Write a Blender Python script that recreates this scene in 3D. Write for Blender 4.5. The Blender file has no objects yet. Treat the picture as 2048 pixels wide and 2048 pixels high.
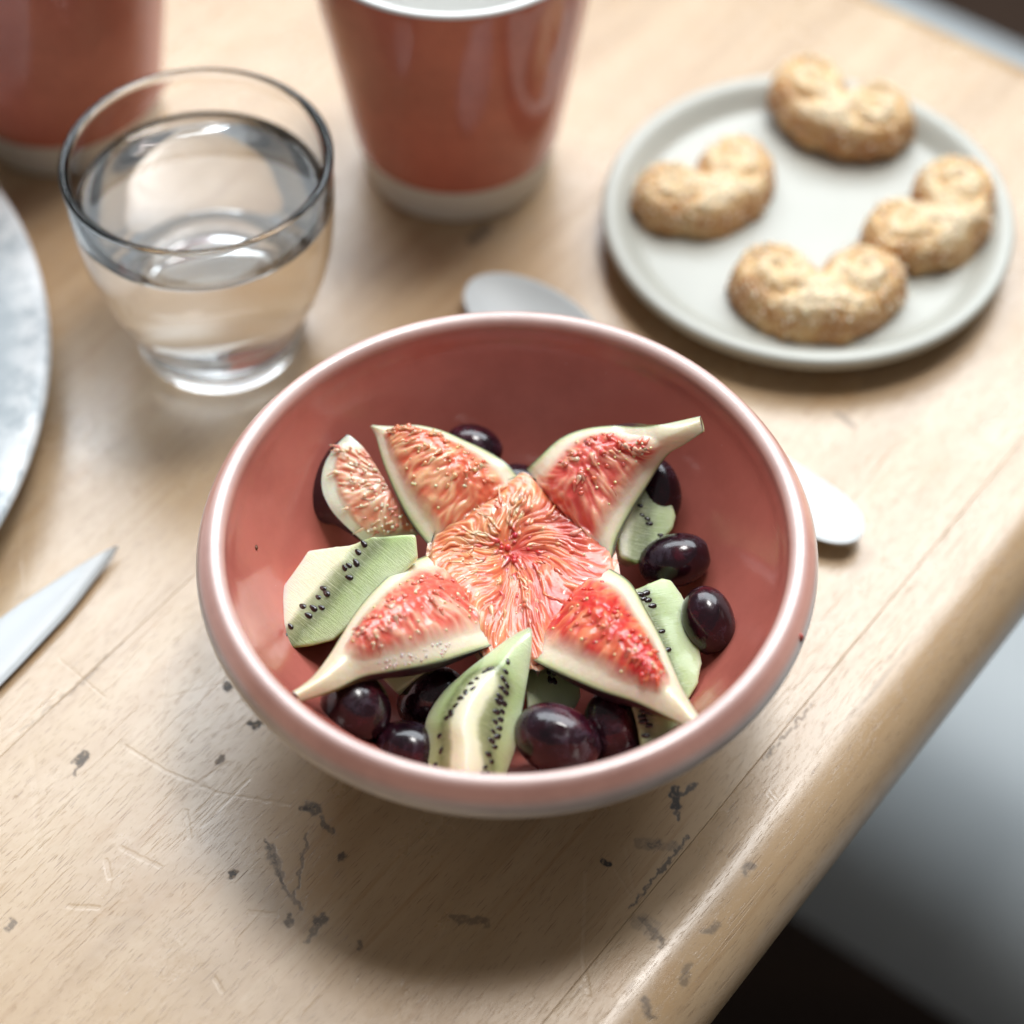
import bpy, bmesh, math, random
from mathutils import Vector, Matrix, noise
from mathutils.bvhtree import BVHTree

R = math.radians
CM = 0.01
rnd = random.Random(7)
scene = bpy.context.scene
COL = scene.collection

# ------------------------------------------------------------------ camera
# The bowl stands at the origin of the table (z = 0 is the table top), lengths in cm below.
FPX, TH, KD = 4500.0, R(51.7), 2048 / 1932
FW = Vector((0, math.cos(TH), -math.sin(TH)))
UP = Vector((0, math.sin(TH), math.cos(TH)))
RT = Vector((1, 0, 0))
CAM = Vector((0.169, -32.90, 49.636))

cam_data = bpy.data.cameras.new("camera")
cam = bpy.data.objects.new("camera", cam_data)
COL.objects.link(cam)
cam.location = CAM * CM
cam.rotation_euler = (math.pi / 2 - TH, 0, 0)
cam_data.sensor_fit = 'HORIZONTAL'
cam_data.sensor_width = 24
cam_data.lens = 24 * FPX / 2048
cam_data.clip_start = 0.02
cam_data.clip_end = 50
cam_data.dof.use_dof = True
cam_data.dof.focus_distance = 0.562
cam_data.dof.aperture_fstop = 3.3
cam_data.dof.aperture_blades = 0
scene.camera = cam

# ------------------------------------------------------------------ world, lamps, exposure
world = bpy.data.worlds.new("World")
scene.world = world
world.use_nodes = True
wbg = world.node_tree.nodes["Background"]
wbg.inputs[0].default_value = (0.95, 0.95, 0.95, 1)
wbg.inputs[1].default_value = 0.26


def area(name, loc, target, sx, sy, power, col):
    d = bpy.data.lights.new(name, 'AREA')
    d.shape = 'RECTANGLE'
    d.size, d.size_y = sx, sy
    d.energy = power
    d.color = col
    o = bpy.data.objects.new(name, d)
    COL.objects.link(o)
    o.location = loc
    o.rotation_euler = (Vector(target) - Vector(loc)).to_track_quat('-Z', 'Y').to_euler()
    return o


area("window_light", (0.16, 1.10, 1.34), (0, 0.06, 0), 2.20, 0.90, 78, (0.87, 0.94, 1.0))
area("ceiling_light", (0.34, 0.50, 1.90), (0, 0, 0), 0.42, 0.40, 31, (1.0, 0.98, 0.95))

scene.view_settings.view_transform = 'Standard'
scene.view_settings.look = 'None'
scene.view_settings.exposure = -0.65
scene.view_settings.gamma = 1.0
scene.view_settings.use_curve_mapping = False
scene.render.engine = 'CYCLES'
cy = scene.cycles
cy.use_denoising = True
cy.max_bounces = 12
cy.diffuse_bounces = 4
cy.glossy_bounces = 4
cy.transmission_bounces = 12
cy.use_adaptive_sampling = True
cy.adaptive_threshold = 0.03
cy.transparent_max_bounces = 14
cy.caustics_refractive = True
cy.caustics_reflective = True
cy.sample_clamp_indirect = 6.0
cy.blur_glossy = 0.6


# ------------------------------------------------------------------ helpers
def at(x, y, z):
    """photo position (1932 px wide) at height z cm -> point in cm"""
    d = FW + RT * ((x * KD - 1024) / FPX) + UP * ((1024 - y * KD) / FPX)
    return CAM + d * ((z - CAM.z) / d.z)


def c1(x, y):
    """bowl close-up position -> photo position"""
    return 358.5 + 0.6153 * x, 584.9 + 0.6153 * y


def atc(x, y, z):
    return at(*c1(x, y), z)


def onplane(x, y, p0, n):
    d = FW + RT * ((x * KD - 1024) / FPX) + UP * ((1024 - y * KD) / FPX)
    return CAM + d * ((p0 - CAM).dot(n) / d.dot(n))


def lerp(a, b, t):
    return a + (b - a) * t


def prof(vals, t):
    """smooth interpolation of a list over t in 0..1"""
    n = len(vals) - 1
    x = min(max(t, 0), 1) * n
    i = min(int(x), n - 1)
    f = x - i
    p0, p1, p2, p3 = vals[max(i - 1, 0)], vals[i], vals[i + 1], vals[min(i + 2, n)]
    return 0.5 * ((2 * p1) + (p2 - p0) * f + (2 * p0 - 5 * p1 + 4 * p2 - p3) * f * f + (3 * p1 - p0 - 3 * p2 + p3) * f ** 3)


def sstep(a, b, x):
    t = min(max((x - a) / (b - a), 0), 1)
    return t * t * (3 - 2 * t)


def mesh_from(verts, faces, cols=None, uvs=None, smooth=True):
    """verts in cm"""
    me = bpy.data.meshes.new("mesh")
    me.from_pydata([tuple(Vector(v) * CM) for v in verts], [], faces)
    me.update()
    if smooth:
        me.polygons.foreach_set("use_smooth", [True] * len(me.polygons))
    if cols is not None:
        a = me.color_attributes.new("tint", 'FLOAT_COLOR', 'POINT')
        flat = []
        for c in cols:
            flat.extend((c[0], c[1], c[2], 1.0))
        a.data.foreach_set("color", flat)
    if uvs is not None:
        uv = me.uv_layers.new(name="uv")
        flat = []
        for lp in me.loops:
            flat.extend(uvs[lp.vertex_index])
        uv.data.foreach_set("uv", flat)
    return me


def link(name, me, mat=None, parent=None):
    o = bpy.data.objects.new(name, me)
    COL.objects.link(o)
    if me is not None and mat is not None:
        if not me.materials:
            me.materials.append(mat)
    if parent is not None:
        o.parent = parent
        o.matrix_parent_inverse = parent.matrix_basis.inverted()
    return o


def empty(name, loc_cm, rz=0.0):
    o = bpy.data.objects.new(name, None)
    COL.objects.link(o)
    o.location = Vector(loc_cm) * CM
    o.rotation_euler = (0, 0, rz)
    o.empty_display_size = 0.01
    return o


def tag(o, label, cat, group=None):
    o["label"] = label
    o["category"] = cat
    if group:
        o["group"] = group
    return o


def lathe(profile, seg=96, cols=None, wob=0.0, seed=0):
    """profile: list of (r, z) in cm from the axis outwards; closed on the axis when r == 0"""
    verts, faces, vc = [], [], []
    rings = []
    for k, (r, z) in enumerate(profile):
        if r < 1e-6:
            rings.append([len(verts)])
            verts.append((0, 0, z))
            if cols:
                vc.append(cols[k])
        else:
            ring = []
            for j in range(seg):
                a = 2 * math.pi * j / seg
                w = 1 + wob * noise.noise(Vector((math.cos(a) * 1.3 + seed, math.sin(a) * 1.3, z * .1)))
                ring.append(len(verts))
                verts.append((r * w * math.cos(a), r * w * math.sin(a), z))
                if cols:
                    vc.append(cols[k])
            rings.append(ring)
    for a, b in zip(rings, rings[1:]):
        for j in range(seg):
            j2 = (j + 1) % seg
            if len(a) == 1 and len(b) == 1:
                continue
            if len(a) == 1:
                faces.append((a[0], b[j2], b[j]))
            elif len(b) == 1:
                faces.append((a[j], a[j2], b[0]))
            else:
                faces.append((a[j], a[j2], b[j2], b[j]))
    return verts, faces, vc or None


def smooth_profile(pts, n=6):
    """Catmull-Rom densify of an (r, z) list"""
    out = []
    m = len(pts) - 1
    for i in range(m):
        for k in range(n):
            t = (i + k / n) / m
            out.append((max(prof([p[0] for p in pts], t), 0), prof([p[1] for p in pts], t)))
    out.append(pts[-1])
    return out


def fix_normals(me):
    bm = bmesh.new()
    bm.from_mesh(me)
    bmesh.ops.recalc_face_normals(bm, faces=bm.faces)
    bm.to_mesh(me)
    bm.free()
    return me


# ------------------------------------------------------------------ material helpers
class NT:
    def __init__(self, name):
        self.mat = bpy.data.materials.new(name)
        self.mat.use_nodes = True
        self.t = self.mat.node_tree
        self.b = self.t.nodes["Principled BSDF"]

    def n(self, typ, **kw):
        x = self.t.nodes.new(typ)
        for k, v in kw.items():
            setattr(x, k, v)
        return x

    def l(self, a, b):
        self.t.links.new(a, b)

    def setv(self, sock, v):
        if hasattr(v, "is_output"):
            self.l(v, sock)
        else:
            if isinstance(v, (tuple, list)) and len(v) == 3 and sock.type == 'RGBA':
                v = (*v, 1)
            sock.default_value = v

    def p(self, **kw):
        for k, v in kw.items():
            self.setv(self.b.inputs[k.replace("_", " ")], v)

    def math(self, op, a, b=0.0, c=0.0, clamp=False):
        x = self.n('ShaderNodeMath', operation=op, use_clamp=clamp)
        for i, v in enumerate((a, b, c)):
            self.setv(x.inputs[i], v)
        return x.outputs[0]

    def vmath(self, op, a, b=None, s=None):
        x = self.n('ShaderNodeVectorMath', operation=op)
        self.setv(x.inputs[0], a)
        if b is not None:
            self.setv(x.inputs[1], b)
        if s is not None:
            self.setv(x.inputs[3], s)
        return x.outputs['Value'] if op in ('DOT_PRODUCT', 'LENGTH', 'DISTANCE') else x.outputs[0]

    def noise(self, vec, scale, detail=4, rough=0.55, dist=0.0):
        x = self.n('ShaderNodeTexNoise')
        self.l(vec, x.inputs['Vector'])
        x.inputs['Scale'].default_value = scale
        x.inputs['Detail'].default_value = detail
        x.inputs['Roughness'].default_value = rough
        x.inputs['Distortion'].default_value = dist
        return x.outputs['Fac']

    def voro(self, vec, scale, feature='F1'):
        x = self.n('ShaderNodeTexVoronoi', feature=feature)
        self.l(vec, x.inputs['Vector'])
        x.inputs['Scale'].default_value = scale
        return x.outputs['Distance']

    def coord(self, kind='Object'):
        return self.n('ShaderNodeTexCoord').outputs[kind]

    def mapping(self, vec, loc=(0, 0, 0), rot=(0, 0, 0), scale=(1, 1, 1)):
        x = self.n('ShaderNodeMapping')
        self.l(vec, x.inputs[0])
        x.inputs[1].default_value = loc
        x.inputs[2].default_value = rot
        x.inputs[3].default_value = scale
        return x.outputs[0]

    def ramp(self, fac, stops, interp='LINEAR'):
        x = self.n('ShaderNodeValToRGB')
        self.setv(x.inputs[0], fac)
        e = x.color_ramp.elements
        x.color_ramp.interpolation = interp
        while len(e) < len(stops):
            e.new(0.5)
        for el, (pos, c) in zip(e, stops):
            el.position = pos
            el.color = (*c, 1) if len(c) == 3 else c
        return x.outputs[0]

    def mrange(self, v, a, b, c=0.0, d=1.0, smooth=True):
        x = self.n('ShaderNodeMapRange')
        x.interpolation_type = 'SMOOTHSTEP' if smooth else 'LINEAR'
        self.setv(x.inputs[0], v)
        for i, q in enumerate((a, b, c, d)):
            self.setv(x.inputs[i + 1], q)
        return x.outputs[0]

    def mix(self, fac, a, b, blend='MIX'):
        x = self.n('ShaderNodeMix', data_type='RGBA', blend_type=blend)
        self.setv(x.inputs['Factor'], fac)
        self.setv(x.inputs[6], a)
        self.setv(x.inputs[7], b)
        return x.outputs[2]

    def attr(self, name, out='Color'):
        x = self.n('ShaderNodeAttribute', attribute_name=name)
        return x.outputs[out]

    def bump(self, h, strength=0.3, dist=0.001, normal=None):
        x = self.n('ShaderNodeBump')
        x.inputs['Strength'].default_value = strength
        x.inputs['Distance'].default_value = dist
        self.l(h, x.inputs['Height'])
        if normal is not None:
            self.l(normal, x.inputs['Normal'])
        return x.outputs[0]


# ------------------------------------------------------------------ table
E1 = Vector((0.609, 0.793, 0))           # along the boards
TABLE_ROT = math.atan2(0.793, 0.609)


def ab(x, y):
    p = at(x, y, 0)
    return (p.x * 0.609 + p.y * 0.793) * CM, (-p.x * 0.793 + p.y * 0.609) * CM   # table local x, y (m)


def wood_material():
    m = NT("beech_wood")
    co = m.coord()
    oi = m.n('ShaderNodeObjectInfo').outputs['Random']
    off = m.n('ShaderNodeCombineXYZ')
    m.l(m.math('MULTIPLY', oi, 3.7), off.inputs[0])
    m.l(m.math('MULTIPLY', oi, 1.3), off.inputs[2])
    v = m.vmath('ADD', co, off.outputs[0])
    warp = m.noise(m.mapping(v, scale=(6, 14, 14)), 1.0, 3)
    wv = m.n('ShaderNodeCombineXYZ')
    m.l(m.math('MULTIPLY', m.math('SUBTRACT', warp, .5), 0.010), wv.inputs[1])
    vw = m.vmath('ADD', v, wv.outputs[0])
    broad = m.noise(m.mapping(vw, scale=(5, 55, 55)), 1.0, 4, 0.6)
    streak = m.noise(m.mapping(vw, scale=(14, 330, 330)), 1.0, 3, 0.6)
    tick = m.noise(m.mapping(vw, scale=(240, 4300, 4300)), 1.0, 2, 0.5)
    tick2 = m.noise(m.mapping(vw, loc=(.3, .1, 0), scale=(150, 2700, 2700)), 1.0, 1, 0.5)
    base = m.ramp(broad, [(0.25, (0.39, 0.25, 0.13)), (0.5, (0.48, 0.325, 0.185)), (0.75, (0.54, 0.39, 0.235))])
    base = m.mix(m.mrange(streak, .55, .75, 0, .45), base, (0.36, 0.20, 0.085))
    tk = m.math('MAXIMUM', m.mrange(tick, .63, .72), m.mrange(tick2, .64, .71))
    base = m.mix(m.math('MULTIPLY', tk, .55), base, (0.20, 0.105, 0.05))
    # blotchy tan patches where the oil has worn
    blot = m.noise(m.mapping(v, scale=(38, 60, 60)), 1.0, 4, .6)
    base = m.mix(m.mrange(blot, .56, .72, 0, .35), base, (0.44, 0.25, 0.10))

    # ---- knife scratches and ink-dark stains: masks carried by the boards themselves
    acc = {'dark': m.attr('stain', 'Fac'), 'light': m.attr('scratch', 'Fac')}
    brk = m.noise(m.mapping(v, scale=(900, 900, 900)), 1.0, 3)
    dk = m.math('MULTIPLY', m.math('MULTIPLY', acc['dark'], 1.15, clamp=True), m.mrange(brk, .34, .52, .55, 1))
    base = m.mix(dk, base, (0.028, 0.020, 0.016))
    base = m.mix(m.math('MULTIPLY', acc['light'], .17), base, (0.60, 0.46, 0.32))
    # random fine scratches
    scr = None
    for k, (ang, sc) in enumerate(((0.5, 90), (2.3, 70))):
        vv = m.mapping(co, loc=(k * .7, k * .31, 0), rot=(0, 0, ang), scale=(sc * .35, sc * 26, 1))
        q = m.mrange(m.noise(vv, 1.0, 1, .5), .70, .745)
        scr = q if scr is None else m.math('MAXIMUM', scr, q)
    # gloss: oiled, worn unevenly
    wear = m.noise(m.mapping(v, scale=(26, 40, 40)), 1.0, 5, .6)
    rough = m.mrange(wear, .3, .7, .25, .37, smooth=False)
    rough = m.math('ADD', rough, m.math('MAXIMUM', m.math('MULTIPLY', acc['dark'], .40), m.math('MULTIPLY', scr, .18)))
    lump = m.noise(m.mapping(co, scale=(60, 60, 60)), 1.0, 3, .5)
    h = m.math('MULTIPLY', lump, .5)
    h = m.math('SUBTRACT', h, m.math('MULTIPLY', tk, .10))
    h = m.math('SUBTRACT', h, m.math('MULTIPLY', acc['light'], .13))
    h = m.math('SUBTRACT', h, m.math('MULTIPLY', acc['dark'], .10))
    h = m.math('SUBTRACT', h, m.math('MULTIPLY', scr, .16))
    fine = m.noise(m.mapping(v, scale=(400, 1900, 1900)), 1.0, 2)
    h = m.math('ADD', h, m.math('MULTIPLY', fine, .055))
    m.p(Base_Color=base, Roughness=rough, Normal=m.bump(h, .55, .0006), IOR=1.55)
    m.p(Specular_IOR_Level=0.82)
    return m.mat


# every stain (dark) and knife scratch (light): two ends on the photo, half width in m, strength
DARK = [((150, 1440), (160, 1424), .0022, .75), ((140, 1462), (152, 1440), .0011, .5), ((586, 1522), (594, 1527), .0031, 1), ((575, 1527), (588, 1521), .0012, .8),
        ((606, 1545), (624, 1569), .0012, .6), ((427, 1290), (432, 1298), .0018, .8), ((471, 1364), (475, 1366), .0016, .85),
        ((485, 1370), (489, 1364), .0020, .9), ((415, 1440), (419, 1428), .0013, .6), ((502, 1581), (534, 1669), .0012, .75), ((508, 1602), (530, 1650), .0020, .45),
        ((534, 1669), (566, 1712), .0011, .45), ((578, 1576), (558, 1689), .0010, .6), ((436, 1652), (440, 1647), .0017, .8),
        ((645, 1618), (648, 1613), .0014, .7), ((861, 1735), (919, 1738), .0020, .45), ((600, 1738), (608, 1735), .0022, .65),
        ((604, 1740), (580, 1776), .0013, .5), ((541, 1740), (546, 1732), .0016, .6), ((680, 1784), (684, 1778), .0015, .5),
        ((1274, 1484), (1274, 1522), .0017, .85), ((1275, 1520), (1280, 1548), .0008, .7), ((1276, 1506), (1312, 1479), .0012, .75),
        ((1207, 1591), (1271, 1598), .0034, .38), ((1228, 1594), (1240, 1592), .0015, .6), ((1141, 1626), (1146, 1630), .0019, .95),
        ((1300, 1577), (1190, 1712), .0010, .8), ((1531, 1331), (1440, 1434), .0008, .6), ((1212, 1734), (1250, 1782), .0022, .62), ((1210, 1738), (1228, 1752), .0040, .4),
        ((1407, 1646), (1413, 1634), .0019, .5), ((1330, 1757), (1356, 1744), .0017, .5), ((1300, 1822), (1286, 1852), .0015, .45),
        ((1217, 1885), (1227, 1919), .0015, .55), ((1840, 1088), (1866, 1072), .0022, .5), ((893, 453), (915, 432), .0040, .8),
        ((137, 1305), (230, 1212), .0011, .35), ((40, 1380), (150, 1292), .0009, .3), ((15, 1752), (22, 1744), .0016, .55), ((1580, 780), (1612, 806), .0016, .4),
        ((1670, 1262), (1700, 1228), .0020, .35), ((1585, 1378), (1640, 1310), .0016, .3)]
LIGHT = [((113, 1244), (198, 1316), .0006, 1), ((236, 1408), (308, 1453), .0007, 1), ((308, 1453), (410, 1497), .0008, 1), ((410, 1497), (545, 1518), .0007, .8),
         ((1104, 1646), (1100, 1810), .0007, 1), ((1100, 1810), (1111, 1875), .0008, 1), ((37, 962), (48, 1125), .0006, .8), ((300, 1390), (320, 1240), .0006, .6),
         ((350, 1530), (357, 1580), .0010, 1), ((360, 1486), (430, 1440), .0008, .9), ((380, 1560), (470, 1470), .0006, .7), ((300, 1320), (420, 1290), .0006, .6),
         ((470, 1722), (520, 1727), .0011, 1), ((200, 1625), (206, 1655), .0011, .8), ((228, 1600), (300, 1635), .0010, .6), ((130, 1710), (186, 1713), .0009, .8),
         ((404, 1845), (420, 1870), .0009, .8), ((1160, 1640), (1192, 1690), .0005, .7), ((1180, 1600), (1195, 1680), .0006, .6), ((1255, 1712), (1275, 1738), .0020, .5),
         ((1450, 1500), (1462, 1514), .0006, .8), ((1456, 1494), (1468, 1508), .0006, .8), ((1600, 1160), (1660, 1240), .0008, .6), ((60, 1420), (75, 1600), .0012, .4)]


def seglist(src, k=1.0):
    out = []
    for p, q, w, s_ in src:
        A_, B_ = Vector((*ab(*p), 0)) / CM, Vector((*ab(*q), 0)) / CM
        if k < .8 and (B_ - A_).length > .8:
            w, s_ = w * .7, s_ * .85                  # long marks are fine knife lines
        out.append((A_, B_, w * k / CM, s_ * (.65 if w > .003 else 1)))
    return out


DSEG, LSEG = seglist(DARK, .78), seglist(LIGHT, .85)


def seen_ab(p):
    """table-plane position (cm) of a point of the table as the marks were measured"""
    w = E1 * p[0] + Vector((-0.793, 0.609, 0)) * p[1] + Vector((0, 0, p[2]))
    d = w - CAM
    g = CAM + d * (-CAM.z / d.z)
    return Vector((g.x * .609 + g.y * .793, -g.x * .793 + g.y * .609, 0))


def seg_val(g, segs, jit):
    q = g + Vector((noise.noise(g * 4.2) + .5 * noise.noise(g * 9.1), noise.noise(g * 4.2 + Vector((7, 3, 1))) + .5 * noise.noise(g * 9.1 + Vector((3, 8, 1))), 0)) * jit
    best = 0.0
    for A_, B_, w, s_ in segs:
        d = B_ - A_
        h = min(max((q - A_).dot(d) / max(d.length_squared, 1e-6), 0), 1)
        x = (q - A_ - d * h).length
        if x < w:
            best = max(best, s_ * (1 - sstep(w * .55, w, x)))
    return best


def near_seg(g, r):
    out = [[], []]
    for k, segs in enumerate((DSEG, LSEG)):
        for sg in segs:
            d = sg[1] - sg[0]
            h = min(max((g - sg[0]).dot(d) / max(d.length_squared, 1e-6), 0), 1)
            if (g - sg[0] - d * h).length < r + sg[2] + .15:
                out[k].append(sg)
    return out


WOOD = wood_material()
table = empty("wooden_table", (0, 0, 0), TABLE_ROT)
tag(table, "worn beech plank table with scratches, dark stains and a rounded edge", "table")
# local x along the boards, local y to the left of them; right-hand edge at y = -7.4 .. -9
A0, A1, TT = -62.0, 30.9, 3.4


def plank(y0, y1, round_right=False):
    verts, faces = [], []
    if round_right:
        rr = 1.75
        cyc, czc = -7.35, -rr
        pts = []
        for k in range(49):
            a = math.pi / 2 + (math.pi / 2 + .35) * k / 48
            pts.append((cyc + rr * math.cos(a), czc + rr * math.sin(a)))
        pts.append((cyc - rr * .72, -TT + .2))
        pts.append((cyc - rr * .5, -TT))
        pts += [(y1, -TT), (y1, -.02), (y1 - .02, 0)]
        xs = [A0, -40, -24] + [-20 + .06 * i for i in range(400)] + [6, 10, 20, A1 - .9]
    else:
        pts = [(y0 + .012, 0), (y0, -.012), (y0, -TT), (y1, -TT), (y1, -.012), (y1 - .012, 0)]
        xs = [A0, A1 - .9]
    n = len(pts)
    ends = [(x, 0) for x in xs] + [(A1 - .35, .12), (A1 - .08, .38), (A1, .85)]
    for a, drop in ends:
        for (y, z) in pts:
            verts.append((a, y, z - drop * (1 if z > -1.7 else 0)))
    for i in range(len(ends) - 1):
        for j in range(n):
            k = (j + 1) % n
            if j == n - 1 and i < len(xs) - 1:
                continue                      # the flat top is laid below, finer where marks are
            faces.append((i * n + j, i * n + k, (i + 1) * n + k, (i + 1) * n + j))
    faces.append(tuple(reversed(range(n))))
    faces.append(tuple((len(ends) - 1) * n + j for j in range(n)))
    yl, yh = pts[0][0], pts[-1][0]

    def quad(xa, xb, ya, yb, k=1):
        b = len(verts)
        for i in range(k + 1):
            for j in range(k + 1):
                verts.append((lerp(xa, xb, i / k), lerp(ya, yb, j / k), 0.0))
        for i in range(k):
            for j in range(k):
                a = b + i * (k + 1) + j
                faces.append((a, a + k + 1, a + k + 2, a + 1))
    X0, X1, step = -24.0, 27.0, .5
    if yl > 20:
        quad(A0, A1 - .9, yl, yh)
    else:
        quad(A0, X0, yl, yh)
        quad(X1, A1 - .9, yl, yh)
        ny = max(int((yh - yl) / step), 1)
        for i in range(int((X1 - X0) / step)):
            run = None
            for j in range(ny):
                xa, ya, yb = X0 + i * step, lerp(yl, yh, j / ny), lerp(yl, yh, (j + 1) / ny)
                nd, nl = near_seg(Vector((xa + step / 2, (ya + yb) / 2, 0)), .36)
                if nd or nl:
                    if run is not None:
                        quad(xa, xa + step, run, ya)
                        run = None
                    quad(xa, xa + step, ya, yb, 16)
                elif run is None:
                    run = ya
            if run is not None:
                quad(xa, xa + step, run, yh)
    me = mesh_from(verts, faces, smooth=True)
    at1 = me.attributes.new("stain", 'FLOAT', 'POINT')
    at2 = me.attributes.new("scratch", 'FLOAT', 'POINT')
    d1, d2 = [0.0] * len(verts), [0.0] * len(verts)
    cache = {}
    for k, p in enumerate(verts):
        if p[2] < -3 or not (-24 < p[0] < 27):
            continue
        g = seen_ab(p)
        key = (round(g.x * 2), round(g.y * 2))
        if key not in cache:
            cache[key] = near_seg(Vector((key[0] / 2, key[1] / 2, 0)), .40)
        nd, nl = cache[key]
        if nd:
            d1[k] = seg_val(g, nd, .11)
        if nl:
            d2[k] = seg_val(g, nl, .025)
    at1.data.foreach_set("value", d1)
    at2.data.foreach_set("value", d2)
    me.materials.append(WOOD)
    o = bpy.data.objects.new("plank", me)
    COL.objects.link(o)
    o.parent = table
    md = o.modifiers.new("edges", 'EDGE_SPLIT')
    md.split_angle = R(38)
    return o


plank(-9.1, -6.336, True)
plank(-6.33, 9.294)
plank(9.298, 24.9)
plank(24.904, 40.5)


# ------------------------------------------------------------------ floor and bench beside the table
def plain(name, col, rough=.6, nscale=30, amt=.15):
    m = NT(name)
    co = m.coord()
    f = m.noise(co, nscale, 5)
    c2 = tuple(c * (1 - amt) for c in col)
    m.p(Base_Color=m.mix(f, c2, col), Roughness=rough)
    return m


fl = NT("dark_floor_boards")
co = fl.coord()
f = fl.noise(fl.mapping(co, rot=(0, 0, .9), scale=(4, 40, 1)), 1, 5)
fl.p(Base_Color=fl.ramp(f, [(.3, (.022, .011, .006)), (.7, (.055, .026, .012))]), Roughness=.5)
floor = link("floor", mesh_from([(-250, -250, -74), (250, -250, -74), (250, 250, -74), (-250, 250, -74)], [(0, 1, 2, 3)], smooth=False), fl.mat)
floor["kind"] = "structure"

bench = empty("bench", (0, 0, -74), TABLE_ROT)
tag(bench, "pale grey bench out of focus below the table edge on the right", "bench")
bm_ = plain("bench_paint", (0.40, 0.43, 0.44), .6, 12, .06)


def bench_mesh():
    pts = []
    x0, x1, zt, r = 19.0, 67.0, 44.0, 8.0
    for k in range(13):
        a = math.pi + .1 - (math.pi / 2 + .1) * k / 12
        pts.append((x0 + r + r * math.cos(a), zt - r + r * math.sin(a)))
    for k in range(7):
        a = math.pi / 2 - math.pi / 2 * k / 6
        pts.append((x1 - 2 + 2 * math.cos(a), zt - 2 + 2 * math.sin(a)))
    pts += [(x1, zt - 6), (x0 + r, zt - 8.5)]
    n = len(pts)
    verts = [(x, y, z) for y in (-75.0, 45.0) for (x, z) in pts]
    faces = [(j, (j + 1) % n, n + (j + 1) % n, n + j) for j in range(n)]
    faces += [tuple(range(n)), tuple(reversed(range(n, 2 * n)))]
    return fix_normals(mesh_from(verts, faces, smooth=True))


s = link("seat", bench_mesh(), bm_.mat)
s.parent = bench
md = s.modifiers.new("edges", 'EDGE_SPLIT')
md.split_angle = R(40)
leg_me = mesh_from([(x, y, z) for z in (0, 39) for x, y in ((-2, -2), (2, -2), (2, 2), (-2, 2))],
                   [(3, 2, 1, 0), (4, 5, 6, 7), (0, 1, 5, 4), (1, 2, 6, 5), (2, 3, 7, 6), (3, 0, 4, 7)], smooth=False)
leg_me.materials.append(bm_.mat)
for x in (28, 62):
    for y in (-70, 40):
        o = bpy.data.objects.new("leg", leg_me)
        COL.objects.link(o)
        o.parent = bench
        o.location = (x * CM, y * CM, 0)


# ------------------------------------------------------------------ pink bowl
def glaze_material(name, rough=.16, speck=True, coat=0.0):
    m = NT(name)
    co = m.coord()
    col = m.attr("tint")
    n1 = m.noise(co, 34, 6, .65)
    col = m.mix(m.mrange(n1, .35, .72, 0, .24), col, (0.16, 0.03, 0.022), 'MIX')
    if speck:
        sp = m.mrange(m.voro(co, 520), .10, .05)
        sp = m.math('MULTIPLY', sp, m.mrange(m.noise(co, 240, 2), .62, .70))
        col = m.mix(m.math('MULTIPLY', sp, .5), col, (.75, .6, .55))
    wob = m.noise(co, 45, 2)
    m.p(Base_Color=col, Roughness=rough, Normal=m.bump(wob, .06, .002), IOR=1.5, Coat_Weight=coat, Coat_Roughness=.08)
    return m.mat


PINK = (0.53, 0.152, 0.118)
PALE = (0.72, 0.36, 0.30)
WHITE = (0.72, 0.66, 0.61)
bowl_pts = [  # r, z, colour : inside bottom -> rim -> outside -> foot
    (0, 1.05, PINK), (1.5, 1.1, PINK), (2.8, 1.45, PINK), (4.1, 2.2, PINK), (5.1, 3.2, PINK), (5.85, 4.3, PINK), (6.42, 5.35, PINK),
    (6.60, 5.78, PINK), (6.68, 5.98, (.46, .15, .12)), (6.73, 6.12, (.62, .33, .28)), (6.82, 6.235, (.68, .50, .46)), (6.94, 6.275, (.70, .55, .51)), (7.06, 6.26, (.68, .48, .44)), (7.15, 6.17, (.78, .42, .35)),
    (7.23, 6.05, (.77, .39, .31)), (7.32, 5.91, (.77, .42, .34)), (7.40, 5.75, (.76, .60, .54)), (7.45, 5.56, (.75, .69, .64)), (7.42, 5.36, WHITE), (7.28, 5.10, WHITE),
    (6.95, 4.62, WHITE), (6.4, 3.9, WHITE), (5.6, 2.95, WHITE), (4.75, 2.0, WHITE), (3.95, 1.2, WHITE), (3.7, .7, WHITE), (3.65, .06, WHITE), (3.55, 0, WHITE),
    (3.3, 0, WHITE), (3.2, .3, WHITE), (1.5, .55, WHITE), (0, .55, WHITE)]
BS = 1.028
bowl_pts = [(r_ * BS, z_, c_) for r_, z_, c_ in bowl_pts]
BOWL_AT = Vector((0.05, 0.85, 0))


def lathe_col(pts, seg=128, sub=4, wob=0, seed=0):
    m = len(pts) - 1
    prof_, cols = [], []
    for i in range(m):
        for k in range(sub):
            t = (i + k / sub) / m
            prof_.append((max(prof([p[0] for p in pts], t), 0), prof([p[1] for p in pts], t)))
            f = k / sub
            cols.append(tuple(lerp(pts[i][2][c], pts[i + 1][2][c], f) for c in range(3)))
    prof_.append(pts[-1][:2])
    cols.append(pts[-1][2])
    prof_[0] = (0, prof_[0][1])
    v, f, c = lathe(prof_, seg, cols, wob, seed)
    return fix_normals(mesh_from(v, f, c))


bowl = link("bowl", lathe_col(bowl_pts, 160, 4, .004, 3), glaze_material("pink_glaze"))
bowl.location = BOWL_AT * CM
tag(bowl, "pink glazed ceramic bowl with a pale rim holding the fruit salad", "bowl")


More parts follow.
